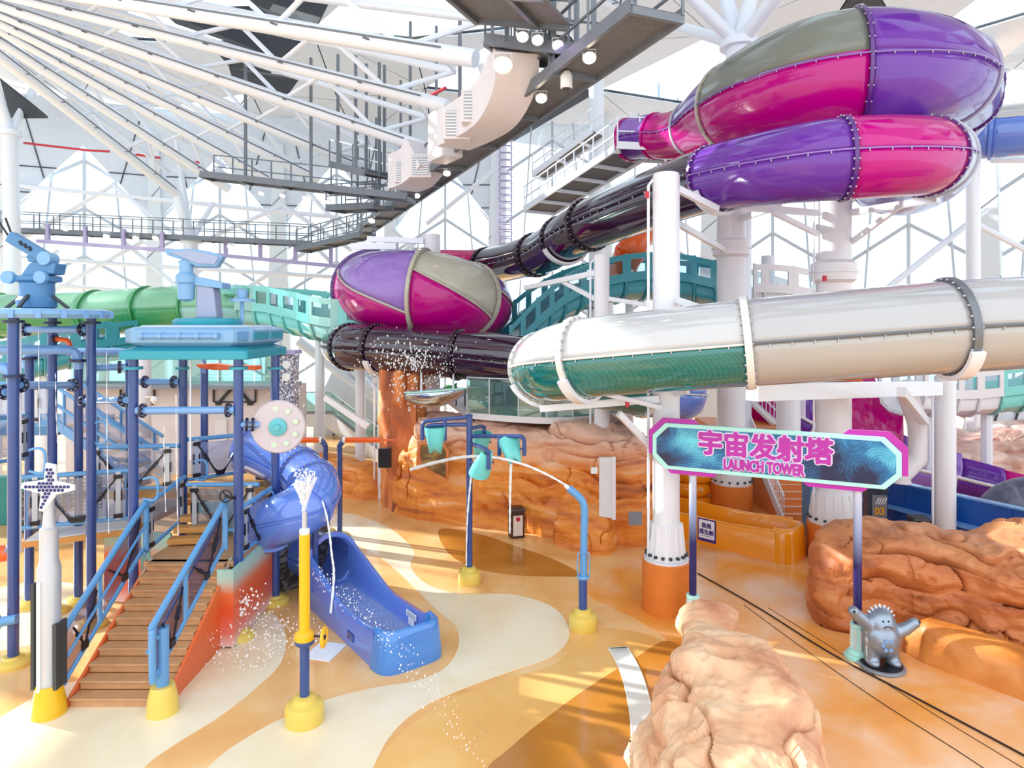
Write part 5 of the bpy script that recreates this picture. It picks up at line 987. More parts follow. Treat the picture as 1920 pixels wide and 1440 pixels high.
# ================================================================ ROCKS
def hsh(a, b=0.0): 
    v = math.sin(a*127.1+b*311.7)*43758.5453; return v-math.floor(v)
def rock_disp(p, amp, strata=1.0, seed=0.0, lh=.58):
    """stacked weathered layers with crevices between them, upright cracks and fine grain"""
    q = Vector((p.x+seed, p.y+seed*.7, p.z)); n1 = noise.fractal(q*.45, 1.0, 2.0, 3); n2 = noise.noise(q*1.1)
    w_ = (p.z+.62*n1+.22*n2+.16*noise.noise(Vector((q.x*.3, q.y*.3, 5))))/lh+seed; li = math.floor(w_); fr = w_-li
    along = (q.x*.8+q.y*.5)/1.9+.8*n1+hsh(li, 2)*3; ci = math.floor(along); cf = along-ci
    a, b_, c_ = hsh(li, ci)-.5, hsh(li, ci+1)-.5, min(1, max(0, (cf-.7)/.3)); step = a+(b_-a)*c_*c_*(3-2*c_)
    mask = min(1, max(.12, .5+1.6*noise.noise(q*.6+Vector((9, 3, 1))))); sub_ = noise.noise(Vector((q.x*.5, q.y*.5, q.z*4.2+n1*2)))
    edge = min(fr, 1-fr); crev = -math.exp(-(edge/.10)**2)*mask; vc = -math.exp(-(min(cf, 1-cf)/.03)**2)*(1 if hsh(ci, li) > .45 else 0)
    fine = noise.fractal(q*3.0, 1.0, 2.1, 3); pit = -max(0, noise.noise(q*7)-.3)*max(0, noise.noise(q*.8))*2.2
    return amp*(n1*.6+n2*.16+strata*(step*.5+crev*.42+vc*.34+sub_*.10)+fine*.11+pit*.3)
def rock(name, label, path, m, amp=.35, p_=.55, nu=110, nv=64, strata=1.0, seed=0, parent=None, cat='rock'):
    """path rows: (x, y, half width, height, z0)"""
    c = cr(path, max(2, nu//(len(path)-1))); K = len(c); rows = []
    for i, (x, y, hw, h, z0) in enumerate(c):
        a_, b_ = c[max(i-1, 0)], c[min(i+1, K-1)]; t = V(b_[0]-a_[0], b_[1]-a_[1], 0).normalized(); sd = V(t.y, -t.x, 0); f = i/(K-1); row = []
        endf = min(1, min(f, 1-f)*7)**.5; 
        for k in range(nv+1):
            a = PI*k/nv; cx_, sz_ = math.cos(a), math.sin(a); cx_ = math.copysign(abs(cx_)**p_, cx_); sz_ = abs(sz_)**p_
            p = V(x, y, z0)+sd*hw*cx_*max(endf, .02)+V(0, 0, h*sz_*max(endf, .02)); dirn = (sd*cx_+V(0, 0, sz_)).normalized(); e = (-t if f < .5 else t)*(1-endf); dirn = (dirn+e).normalized()
            g = min(1, (p.z-z0)/.25+.25)
            q = p+dirn*rock_disp(p, amp, strata, seed)*g
            if q.z < z0-.1: q.z = z0-.1
            row.append(q)
        rows.append(row)
    b = MB(); b.grid(rows); o = b.build(name, m, parent, ang=1.0)
    if label: tag(o, label, cat)
    return o
# central rock wall: runs left to right behind the bucket tree
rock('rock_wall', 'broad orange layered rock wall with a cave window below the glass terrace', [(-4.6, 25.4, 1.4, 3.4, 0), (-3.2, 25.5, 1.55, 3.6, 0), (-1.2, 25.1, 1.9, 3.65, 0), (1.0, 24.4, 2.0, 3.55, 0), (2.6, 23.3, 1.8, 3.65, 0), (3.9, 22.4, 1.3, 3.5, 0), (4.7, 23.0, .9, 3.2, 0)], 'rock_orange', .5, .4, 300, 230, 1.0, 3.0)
rock('boulder', 'rounded orange boulder at the right toe of the rock wall', [(1.5, 21.9, .6, 1.0, 0), (2.5, 21.3, .85, 1.35, 0), (3.3, 21.0, .7, 1.1, 0)], 'rock_orange', .3, .6, 100, 110, 1.0, 8.0)
b = MB(); rows = []
for k in range(41):
    z = k*.14; row = []
    for j in range(49):
        a = 2*PI*j/48; e = V(math.cos(a), math.sin(a), 0); p = V(-4.25, 26.0, z)+e*.85; r = 1+.0*z; row.append(p+e*(noise.noise(Vector((e.x*2.4, e.y*2.4, z*.25)))*.34+noise.fractal(p*1.6, 1, 2, 3)*.1))
    rows.append(row)
b.grid(rows); tag(b.build('rock_pillar', 'rock_pillar', ang=1.0), 'tall orange brown rock pillar with vertical grooves beside the white column', 'rock')
b = MB(); b.ext([P(x, y, 22.9) for x, y in ((787, 832), (806, 830), (832, 834), (839, 845), (838, 898), (806, 884), (790, 874), (785, 855))], (0, .5, 0)); o = b.build('cave_window', 'cave_glass', smooth=False, bevel=.03); tag(o, 'dark amber cave window set into the rock wall', 'window')
b = MB(); b.tube([P(x, y, 22.88) for x, y in ((787, 832), (806, 830), (832, 834), (839, 845), (838, 898), (806, 884), (790, 874), (785, 855))], .06, 8, closed=True); b.build('window_lip', 'rock_pillar', o)
t = thing('rock_door', 'white service door in the right end of the rock wall', 'door', P(1136, 960, 21)); b = MB(); b.ext([P(1124, 858, 20.2), P(1150, 858, 20.0), P(1150, 972, 20.0), P(1124, 968, 20.2)], (0, .12, 0)); b.build('door_leaf', 'off_white', t, smooth=False); b = MB(); b.box(P(1114, 882, 20.3), (.2, .08, .2)); b.build('control_box', 'white_plastic', t, smooth=False, bevel=.01); b = MB(); b.bar(P(1151, 856, 19.98), P(1151, 974, 19.98), .08, .1); b.build('door_frame', 'off_white', t, smooth=False)
b = MB(); b.box(P(1191, 972, 20.4), (.4, .06, .4)); tag(b.build('notice_board', 'locker_grey', smooth=False), 'square grey notice plate at the right foot of the rock wall', 'notice')
# right hand rock mass
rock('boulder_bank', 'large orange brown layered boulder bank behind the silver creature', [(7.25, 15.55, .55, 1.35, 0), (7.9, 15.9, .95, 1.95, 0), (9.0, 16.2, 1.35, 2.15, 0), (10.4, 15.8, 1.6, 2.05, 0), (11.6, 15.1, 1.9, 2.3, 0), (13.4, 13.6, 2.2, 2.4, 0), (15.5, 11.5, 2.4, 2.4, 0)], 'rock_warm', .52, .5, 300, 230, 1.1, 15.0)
rock('rock_ledge', 'smooth low orange ledge running along the foot of the boulder bank', [(8.5, 14.5, .3, .85, 0), (9.5, 13.55, .55, .8, 0), (10.7, 12.2, .7, .75, 0), (12.4, 10.3, .8, .75, 0)], 'ledge_brown', .1, .75, 120, 60, .0, 5.0)
# foreground pale rock
rock('pale_rock', 'pale sandy foreground rock ridge beside the white drain', [(4.38, 14.55, .36, .75, 0), (4.25, 13.8, .58, 1.1, 0), (4.1, 12.9, .7, 1.0, 0), (3.92, 12.0, .9, 1.35, 0), (3.6, 11.0, 1.2, 1.65, 0), (3.25, 9.9, 1.35, 1.6, 0), (2.95, 8.6, 1.3, 1.55, 0), (2.85, 7.2, 1.3, 1.4, 0)], 'rock_pale', .55, .62, 280, 220, .85, 21.0)
# far rocks
rock('pink_rock', 'pink striated rocks behind the purple half pipe', [(19.5, 30, 1, 1.2, 0), (22, 31, 1.6, 2.2, 0), (25.5, 30, 2, 2.6, 0), (29, 28, 2, 2.4, 0)], 'rock_pink', .4, .5, 90, 50, 1.2, 4)
rock('orange_rock', 'small sunlit orange rocks around the foot of the narrow white column', [(-9.0, 29.5, .7, 1.3, 0), (-7.8, 28.6, .9, 1.5, 0), (-6.4, 27.8, .9, 1.3, 0), (-5.2, 27, .6, 1.0, 0)], 'rock_orange', .3, .5, 80, 50, 1, 12)
rock('grey_sculpture', 'grey and violet lumpy sculpted creature back beyond the blue wall', [(15.6, 22.6, .3, .9, 0), (16.4, 22.3, .7, 1.75, 0), (17.3, 21.9, .85, 2.0, 0), (18.6, 21.4, .9, 1.9, 0)], 'rock_grey', .14, .8, 70, 44, .2, 2, cat='sculpture')

# ================================================================ LAUNCH TOWER SIGN
LP, RP = V(4.23, 15.6, 0), V(7.32, 14.12, 0); sdx = (RP-LP).normalized(); sn = V(sdx.y, -sdx.x, 0); Zv = V(0, 0, 1)
if sn.y > 0: sn = -sn
SG = thing('launch_sign', 'long blue LAUNCH TOWER sign board with magenta lettering on two posts', 'sign', LP.lerp(RP, .5))
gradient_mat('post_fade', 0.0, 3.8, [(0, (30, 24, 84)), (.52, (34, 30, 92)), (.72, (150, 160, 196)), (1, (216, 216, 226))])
for p in (LP, RP):
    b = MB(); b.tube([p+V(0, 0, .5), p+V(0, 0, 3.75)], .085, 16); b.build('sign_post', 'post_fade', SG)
    b = MB(); b.lathe([(.27, 0), (.27, .06), (.2, .1), (.22, .13), (.17, .18), (.13, .2), (.13, .66), (.15, .68), (.15, .74), (.1, .74)], p, 16); b.build('post_pedestal', 'aqua_pale', SG, ang=.3)
    for k in range(8): a = 2*PI*k/8; b = MB(); b.bar(p+V(.135*math.cos(a), .135*math.sin(a), .22), p+V(.135*math.cos(a), .135*math.sin(a), .64), .03, .03); b.build('pedestal_flute', 'off_white', SG, smooth=False)
zb, zt = 3.66, 4.74; s0, s1 = -.9, 4.22
def sb(s, z, o=0): return LP+sdx*s+Zv*z+sn*(.1+o)
def oct_(a, c, lo_, hi, ch): return [(a+ch, lo_), (c-ch, lo_), (c, lo_+ch), (c, hi-ch), (c-ch, hi), (a+ch, hi), (a, hi-ch), (a, lo_+ch)]
def plate(name, poly, o, th, m, **k): b = MB(); b.ext([sb(s, z, o) for s, z in poly], sn*th); return b.build(name, m, SG, smooth=False, **k)
plate('sign_frame', oct_(s0, s1, zb, zt, .3), 0, .1, 'aqua_pale', bevel=.012)
plate('sign_print', oct_(s0+.1, s1-.1, zb+.09, zt-.09, .27), .1, .012, 'sign_print')
for poly in ([(s0-.1, zt-.75), (s0-.1, zt-.2), (s0+.22, zt+.11), (s0+.95, zt+.11), (s0+1.1, zt-.02), (s0+.3, zt-.02), (s0-.01, zt-.3), (s0-.01, zt-.75)], [(s1-1.1, zt-.02), (s1-.95, zt+.11), (s1-.2, zt+.11), (s1+.12, zt-.2), (s1+.12, zb+.3), (s1-.01, zb+.3), (s1-.01, zt-.3), (s1-.3, zt-.02)], [(s0+.3, zb+.02), (s0+.42, zb-.1), (s0+1.4, zb-.1), (s0+1.5, zb+.02)], [(s1-1.9, zb+.02), (s1-1.75, zb-.1), (s1-.7, zb-.1), (s1-.55, zb+.02)]):
    plate('sign_trim', poly, -.03, .08, 'sign_magenta')
cs = (s0+s1)/2-.1
for txt, size, z, wt, sq, ww in (('宇宙发射塔', .58, 4.32, .02, .97, .052), ('LAUNCH TOWER', .34, 3.9, .012, .62, .036)):
    place_text('letter_outline', txt, size, sb(cs, z, .115), sdx, Zv, 'sign_white', SG, ww, .02, sq)
    place_text('lettering', txt, size, sb(cs, z, .14), sdx, Zv, 'sign_magenta', SG, wt, .03, sq)

# ================================================================ SILVER CREATURE STATUE
q = G(1652, 1250); t = thing('creature_statue', 'silver round bellied creature statue with raised arms on an oval base', 'statue', q)
b = MB(); b.lathe([(.44, 0), (.46, .03), (.44, .07), (.3, .08)], q, 32); b.build('statue_base', 'locker_grey', t); b = MB(); b.lathe([(.4, .07), (.4, .09), (.2, .1)], q, 28); b.build('base_top', 'black_metal', t)
b = MB(); b.ball(q+V(0, 0, .6), .37, 24, (1, .9, 1.05)); b.ball(q+V(0, .01, .86), .3, 24, (1, .92, 1.15)); b.ball(q+V(0, .02, 1.0), .22, 20, (1, .9, 1))
for s_, e0, e1, e2 in ((-1, (-.22, 0, .84), (-.44, -.03, 1.02), (-.6, -.06, 1.17)), (1, (.24, 0, .7), (.46, -.05, .8), (.64, -.08, .94))):
    b.tube([q+Vector(e0), q+Vector(e1), q+Vector(e2)], [.15, .13, .105], 14); b.ball(q+Vector(e2), .112, 14)
for s_ in (-1, 1): b.tube([q+V(s_*.16, 0, .5), q+V(s_*.2, -.03, .25), q+V(s_*.22, -.06, .1)], [.2, .15, .14], 14); b.ball(q+V(s_*.22, -.1, .14), .13, 14, (1, 1.3, .7))
ob = b.build('creature_body', 'silver_statue', t, fix=False); rm = ob.modifiers.new('remesh', 'REMESH'); rm.mode = 'VOXEL'; rm.voxel_size = .022; rm.use_smooth_shade = True; sm = ob.modifiers.new('smooth', 'SMOOTH'); sm.iterations = 9
for k in range(9):
    a = PI*.1+PI*.8*k/8; e = V(math.cos(a), .1, math.sin(a)).normalized(); b = MB(); b.lathe([(.035, -.05), (.026, .035), (.008, .06)], q+V(0, .02, .95)+V(e.x*.27, .02, e.z*.27), 8, e); b.build('crest_spike', 'silver', t)
for s in (-.06, .05): b = MB(); b.ball(q+V(s-.02, -.225, 1.03), .02, 8); b.build('eye', 'black_metal', t)
b = MB(); b.tube([q+V(-.09, -.262, .9), q+V(-.05, -.27, .935), q+V(0, -.272, .945), q+V(.05, -.27, .935), q+V(.09, -.262, .9)], .01, 6); b.build('mouth', 'dark_metal', t)
for k in range(7):
    a = 2*PI*k/6; r = 0 if k == 6 else .1; b = MB(); b.lathe([(.042, 0), (.042, .012)], q+V(-.03+r*math.cos(a), -.325+.02*abs(math.cos(a)), .58+r*math.sin(a)), 6, (0, -1, 0)); b.build('belly_patch', 'pipe_blue', t, smooth=False)
for px_ in ((-.63, -.15, 1.2), (.7, -.15, .99)): b = MB(); b.ball(q+Vector(px_), .03, 8); b.build('paw_pad', 'black_metal', t)

# ================================================================ ORANGE RUN-OUT SLIDE
OR = thing('orange_runout', 'glossy orange run-out trough slide with a small framed notice', 'water slide', V(7, 20, 0))
A0, A1 = V(4.6, 23.9, 0), V(8.3, 20.25, 0); od = (A1-A0).normalized(); os_ = V(od.y, -od.x, 0); os_ = os_ if os_.y < 0 else -os_; OL = (A1-A0).length+2.5; A0 = A0-od*2.5
def op(s, w_, z): return A0+od*s+os_*w_+V(0, 0, z)
rows = []
for k in range(21):
    f = k/20; s = f*OL; top = .82+.12*max(0, (f-.8)/.2); rows.append([op(s, .75, 0), op(s, .74, top-.06), op(s, .68, top), op(s, .6, top), op(s, .55, top-.08), op(s, .48, .3), op(s, .3, .2), op(s, -.3, .2), op(s, -.48, .3), op(s, -.55, top+.0), op(s, -.6, top+.1), op(s, -.68, top+.1), op(s, -.75, top), op(s, -.75, 0)])
b = MB(); b.grid(rows); b.build('trough', 'orange_slide', OR, ang=.9)
rows = []; b = MB()
for k in range(15):
    a = -PI/2+PI*k/14; ex = lambda r, z: op(OL-.1+r*.55*abs(math.cos(a))**.6, r*.72*math.copysign(abs(math.sin(a))**.55, math.sin(a)), z)
    rows.append([ex(1.06, 0), ex(1.05, .2), ex(1.0, .85), ex(.93, .98), ex(.8, 1.0), ex(.6, .85), ex(.4, .4)])
b.grid(rows); b.build('end_wall', 'orange_slide', OR, ang=1.2)
p0 = op(5.2, .765, .12); sz = .62; fr = MB(); fr.ext([p0, p0+od*sz, p0+od*sz+Zv*.72, p0+Zv*.72], os_*.012); nb = fr.build('notice_frame', 'ink_purple', OR, smooth=False)
b = MB(); b.ext([p0+od*.04+Zv*.1, p0+od*(sz-.04)+Zv*.1, p0+od*(sz-.04)+Zv*.68, p0+od*.04+Zv*.68], os_*.018); b.build('notice_face', 'sticker_white', nb, smooth=False)
place_text('notice_text', '极限', .17, p0+od*sz/2+Zv*.5+os_*.022, od, Zv, 'ink_purple', OR, .006, .004); place_text('notice_text', '逃生舱', .17, p0+od*sz/2+Zv*.3+os_*.022, od, Zv, 'ink_purple', OR, .006, .004)
for z in (.18,): b = MB(); b.bar(p0+od*.12+Zv*z+os_*.02, p0+od*(sz-.12)+Zv*z+os_*.02, .01, .02); b.build('notice_line', 'ink_grey', OR, smooth=False)

p = P(1578, 728, 19.2); t = thing('display_board', 'dark display board with an orange chamfered frame hung before the thick column', 'display board', p)
b = MB(); b.ext([p+V(x, 0, z) for x, z in ((-.62, .25), (-.62, -.08), (-.5, -.26), (.5, -.26), (.62, -.08), (.62, .25))], (0, .08, 0)); b.build('panel_frame', 'orange_plastic', t, smooth=False, bevel=.01)
b = MB(); b.ext([p+V(x, -.012, z) for x, z in ((-.54, .2), (-.54, -.05), (-.45, -.17), (.45, -.17), (.54, -.05), (.54, .2))], (0, .03, 0)); b.build('panel_face', 'bin_black', t, smooth=False)
for x in (-.4, .4): b = MB(); b.tube([p+V(x, .05, .2), p+V(x, .4, .45)], .02, 6); b.build('panel_stay', 'dark_metal', t)
# ---------------------------------------------------------------- orange inflatable rings
for x, y, d, k, lab in ((1295, 918, 25.6, 0, 'lowest'), (1295, 918, 25.6, 1, 'middle'), (1295, 918, 25.6, 2, 'topmost'), (1225, 900, 26.5, 0, 'far'), (1225, 900, 26.5, 1, 'far'), (1225, 900, 26.5, 2, 'far'), (1262, 905, 28.3, 0, 'rear'), (1262, 905, 28.3, 1, 'rear'), (1262, 905, 28.3, 2, 'rear')):
    p = P(x, 605, d); z = .3+k*.52; b = MB(); rr = .62; b.tube([V(p.x+rr*math.cos(a)+.05*k*(-1)**k, d+rr*math.sin(a), z) for a in [2*PI*j/32 for j in range(32)]], .27, 14, closed=True)
    o = b.build('inflatable_ring', 'orange_ring')
    if lab in ('far', 'rear'): tag(o, 'orange inflatable ring in the %s stack %s' % (('behind the rock wall end', '') if lab == 'far' else ('against the stairs behind the other rings', '')), 'inflatable ring', '%s ring stack' % lab); o['label'] = o['label'].strip()
    else: tag(o, 'orange inflatable ring, %s of the stack beside the thick white column' % lab, 'inflatable ring')
    for s in (-1, 1): b = MB(); b.tube([V(p.x+s*.1, d-rr-.25, z+.05), V(p.x+s*.1, d-rr-.33, z+.12), V(p.x+s*.1+.12*s, d-rr-.3, z+.05)], .02, 6); b.build('ring_handle', 'off_white', o)
# ---------------------------------------------------------------- orange stair with white rails
SR = thing('tower_stairs', 'orange concrete stairs with white barred railing behind the sign', 'stairs', P(1450, 985, 22))
sa, sc_ = G(1470, 987), P(1395, 820, 27.5); sa.z = 0; NN = 15
fw = V(sc_.x-sa.x, sc_.y-sa.y, 0); fl_len = fw.length; fw.normalize(); sd2 = V(fw.y, -fw.x, 0); sd2 = sd2 if sd2.x > 0 else -sd2
for k in range(NN):
    p = sa+fw*(k*fl_len/NN)+sd2*.75; b = MB(); b.box(p+V(0, 0, (k+1)*.19/2), (1.5, fl_len/NN+.02, (k+1)*.19), math.atan2(fw.y, fw.x)-PI/2); b.build('step', 'stair_orange', SR, smooth=False)
    b = MB(); b.box(p+V(0, 0, (k+1)*.19)-fw*.11, (1.5, .06, .02), math.atan2(fw.y, fw.x)-PI/2); b.build('step_nosing', 'off_white', SR, smooth=False)
HS = NN*.19
b = MB(); b.bar(sa+V(0, 0, .1), sa+fw*fl_len+V(0, 0, HS), .08, .34); b.build('stringer', 'off_white', SR, smooth=False)
for o_ in (V(0, 0, 0), sd2*1.5):
    for h in (1.05, .25):
        b = MB(); b.tube([sa+o_+V(0, 0, h), sa+o_+fw*fl_len+V(0, 0, HS+h)], .035, 8); b.build('handrail', 'white_steel', SR)
    for k in range(26):
        f = k/25; p = sa+o_+fw*fl_len*f+V(0, 0, HS*f); b = MB(); b.tube([p+V(0, 0, .2), p+V(0, 0, 1.05)], .016, 6); b.build('baluster', 'white_steel', SR)
top = sa+fw*fl_len+V(0, 0, HS)
b = MB(); b.box(top+fw*1.2+sd2*.4-V(0, 0, .1), (3.6, 2.6, .2), math.atan2(fw.y, fw.x)-PI/2); b.build('landing', 'stair_orange', SR, smooth=False)
ua2 = top+sd2*1.6+fw*.6; uc2 = ua2+V(-1.9, 1.6, 2.2)
b = MB(); b.bar(ua2, uc2, 1.1, .12); b.build('upper_flight', 'off_white', SR, smooth=False)
for h in (1.05, .5):
    for o_ in (0, .9):
        b = MB(); b.tube([ua2+V(o_, 0, h), uc2+V(o_, 0, h), uc2+V(o_-1.2, 0, h)], .035, 8); b.build('handrail', 'white_steel', SR)
for k in range(16):
    f = k/15; p = ua2.lerp(uc2, f); b = MB(); b.tube([p+V(0, -.05, .05), p+V(0, -.05, 1.05)], .018, 6); b.build('baluster', 'white_steel', SR)
b = MB(); b.box(V(10.15, 22.2, 1.3), (.75, .6, 2.6)); tag(b.build('blue_cabinet', 'canopy_dark', smooth=False, bevel=.02), 'tall plain blue cabinet behind the thick column beside the stairs', 'cabinet'); bpy.data.objects['blue_cabinet'].location.z += 0
# ---------------------------------------------------------------- blue pool wall at right
BW = thing('pool_wall', 'long blue pool side wall with a lower glossy blue panel row', 'wall', V(14, 19.5, 0)); wa, wc = V(12.7, 24.2, 0), V(17.2, 15.6, 0); wu = (wc-wa).normalized(); wn_ = V(wu.y, -wu.x, 0); wn_ = wn_ if wn_.y < 0 else -wn_
for k in range(6):
    p = wa.lerp(wc, k/6); e = wa.lerp(wc, (k+.992)/6)
    b = MB(); b.ext([p+V(0, 0, .75), e+V(0, 0, .75), e+V(0, 0, 1.55), p+V(0, 0, 1.55)], -wn_*.25); b.build('wall_panel', 'blue_wall', BW, smooth=False)
    b = MB(); b.ext([p+wn_*.5, e+wn_*.5, e+V(0, 0, .72)+wn_*.35, p+V(0, 0, .72)+wn_*.35], -wn_*.3); b.build('lower_panel', 'blue_wall_dark', BW, smooth=False)
b = MB(); b.bar(wa+V(0, 0, .74)+wn_*.2, wc+V(0, 0, .74)+wn_*.2, .5, .05); b.build('ledge', 'pipe_blue', BW, smooth=False)
b = MB(); b.bar(wa+V(0, 0, 1.57)-wn_*.12, wc+V(0, 0, 1.57)-wn_*.12, .3, .05); b.build('coping', 'pipe_blue', BW, smooth=False)
# ---------------------------------------------------------------- bins and locker
def bin_(q, m, lab, s=1.0, rz=.25):
    t = thing('litter_bin', lab, 'litter bin', q); R = Matrix.Rotation(rz, 3, 'Z')
    b = MB(); b.box(q+V(0, 0, .45*s), (.46*s, .42*s, .9*s), rz); b.build('bin_body', m, t, smooth=False, bevel=.02)
    b = MB(); b.box(q+V(0, 0, .94*s), (.54*s, .5*s, .1*s), rz, .85); b.build('bin_lid', m, t, smooth=False, bevel=.015)
    b = MB(); b.box(q+R @ V(0, -.22*s, .42*s), (.32*s, .03, .66*s), rz); fp = b.build('bin_front', 'bin_front', t, smooth=False)
    for k in range(3): b = MB(); b.box(q+R @ V((-.09+.09*k)*s, -.24*s, .34*s), (.03*s, .02, .44*s), rz); b.build('front_slat', 'off_white', fp, smooth=False)
    b = MB(); b.lathe([(.07*s, 0), (.07*s, .02)], q+R @ V(0, -.235*s, .64*s), 18, R @ V(0, -1, 0)); b.build('bin_emblem', 'red', fp)
bin_(G(968, 1006), 'bin_brown', 'dark brown litter bin with a cream front against the rock wall'); bin_(P(1738, 1000, 18.2)*1.0 if False else V(12.75, 20.9, 0), 'bin_black', 'black litter bin with a cream front before the blue wall', 1.05, -.1)
p = P(1641, 0, 22.6); p.z = 0; t = thing('number_locker', 'dark grey locker cabinet marked 03 between hazard stripes', 'locker', p); hgt = 1.5
b = MB(); b.box(p+V(0, 0, hgt/2), (.62, .5, hgt), -.15); b.build('locker_body', 'locker_dark', t, smooth=False, bevel=.04); b = MB(); b.box(p+V(0, 0, hgt), (.68, .56, .12), -.15); b.build('locker_cap', 'locker_dark', t, smooth=False, bevel=.03)
R = Matrix.Rotation(-.15, 3, 'Z'); b = MB(); b.box(p+R @ V(.04, -.255, hgt*.52), (.46, .03, hgt*.72), -.15); b.build('locker_door', 'locker_grey', t, smooth=False)
place_text('locker_number', '03', .32, p+R @ V(.04, -.28, .78), R @ V(1, 0, 0), Zv, 'amber', t, .012, .01)
for zc0 in (1.14, .4):
    for k in range(4):
        a0 = p+R @ V(-.1+.08*k, -.277, zc0-.12+.0*k); b = MB(); b.ext([a0, a0+R @ V(.045, 0, 0), a0+R @ V(.145, 0, .22), a0+R @ V(.1, 0, .22)], R @ V(0, -.008, 0)); b.build('hazard_stripe', 'off_white', t, smooth=False)

# ================================================================ TERRACE CAFE ABOVE THE ROCK
TR = thing('terrace', 'white edged terrace floor with glass balustrade on top of the rock wall', 'terrace', V(0, 26, 3.7))
edge = [P(876, 782, 24.2), P(930, 786, 23.6), P(1000, 792, 23.0), P(1060, 790, 23.0), P(1130, 782, 23.6), P(1175, 775, 24.6)]; ec = [Vector(p) for p in cr([(p.x, p.y) for p in edge], 5)]
b = MB(); b.ext([(p[0], p[1], 3.62) for p in ec]+[(7.5, 31, 3.62), (-3.4, 31, 3.62)], (0, 0, .22)); b.build('terrace_slab', 'off_white', TR, smooth=False)
for i in range(0, len(ec)-1, 4):
    a, c = ec[i], ec[min(i+4, len(ec)-1)]; b = MB(); b.ext([(a.x, a.y, 3.84), (c.x, c.y, 3.84), (c.x, c.y, 5.1), (a.x, a.y, 5.1)], (0, .02, 0)); b.build('glass_panel', 'balustrade_glass', TR, smooth=False)
    b = MB(); b.bar((a.x, a.y, 3.84), (a.x, a.y, 5.12), .04, .04); b.build('glass_post', 'silver', TR, smooth=False)
b = MB(); b.tube([(p[0], p[1], 5.12) for p in ec], .03, 8); b.build('cap_rail', 'silver', TR)
b = MB(); b.box((3.2, 29.5, 4.9), (3.4, .2, 2.2)); tag(b.build('screen_wall', 'green_wall', smooth=False), 'pale green screen wall at the back of the terrace', 'wall')
b = MB(); b.box((.6, 30.2, 4.6), (5.0, .2, 1.6)); tag(b.build('bar_back', 'off_white', smooth=False), 'white terrace bar wall behind the tables', 'wall')
for k, (x, y) in enumerate(((-1.3, 26.2), (.2, 26.6), (1.6, 26.3))):
    t = thing('cafe_table', 'cloth covered table on the terrace', 'table', V(x, y, 3.84), 'terrace tables'); b = MB(); b.lathe([(.5, .02), (.46, .3), (.44, .74), (.44, .76)], V(x, y, 3.84), 20); b.build('table_cloth', 'cloth' if k != 1 else 'locker_grey', t); b = MB(); b.lathe([(.2, .75), (.2, .78)], V(x, y, 3.84), 14); b.build('table_tray', 'white_plastic', t)
    for s in (-1, 1):
        cx_ = x+s*.72; c = thing('cafe_chair', 'dark chair drawn up to a terrace table', 'chair', V(cx_, y, 3.84), 'terrace chairs'); b = MB(); b.box((cx_, y, 4.28), (.4, .4, .05)); b.build('seat', 'dark_metal', c, smooth=False); b = MB(); b.box((cx_+s*.18, y, 4.52), (.04, .4, .42)); b.build('backrest', 'dark_metal', c, smooth=False)
        for dx in (-.17, .17):
            for dy in (-.17, .17): b = MB(); b.bar((cx_+dx, y+dy, 3.84), (cx_+dx, y+dy, 4.27), .03, .03); b.build('leg', 'dark_metal', c, smooth=False)
t = thing('stand_in_plant', 'bright green broad leaved stand-in for a green figure at the terrace corner', 'plant', P(846, 735, 24.5))  # leafy plant added in place of a bright green figure
for k in range(11):
    a = k*2.4; p = P(846, 735, 24.5); e = p+V(math.cos(a)*.35, math.sin(a)*.25, .1+.06*(k % 4)); b = MB(); mid = p.lerp(e, .5)+V(0, 0, .12); sdv = V(-math.sin(a), math.cos(a), 0)*.08; b.add([p, mid+sdv, e, mid-sdv], [(0, 1, 2), (0, 2, 3)]); b.build('leaf', 'leaf_green', t, solid=.01)
b = MB(); b.lathe([(.12, -.3), (.16, 0), (.1, .02)], P(846, 735, 24.5), 12); b.build('stem_base', 'leaf_green', t)
# chrome scoop
t = thing('chrome_scoop', 'large chrome boat shaped scoop hung before the rock pillar', 'water scoop', P(815, 750, 23.4)); rows = []
for k in range(17):
    f = k/16; x = 760+f*115; hw = .5*math.sin(PI*min(1, f*.8+.12)); c = P(x, 735-8*f, 23.4); dep = .62*math.sin(PI*min(1, f*.75+.15)); rows.append([c+V(0, hw*math.cos(a), -dep*math.sin(a)) for a in [PI*j/10 for j in range(11)]])
b = MB(); b.grid(rows); b.build('scoop_shell', 'chrome', t, solid=.03, ang=1.2); b = MB(); b.tube([r[-1] for r in rows], .03, 6); b.build('scoop_rim', 'aqua_pale', t)
for x_ in (790, 850): b = MB(); b.tube([P(x_, 735, 23.4), P(x_, 700, 24.4)], .04, 8); b.build('scoop_hanger', 'white_steel', t)
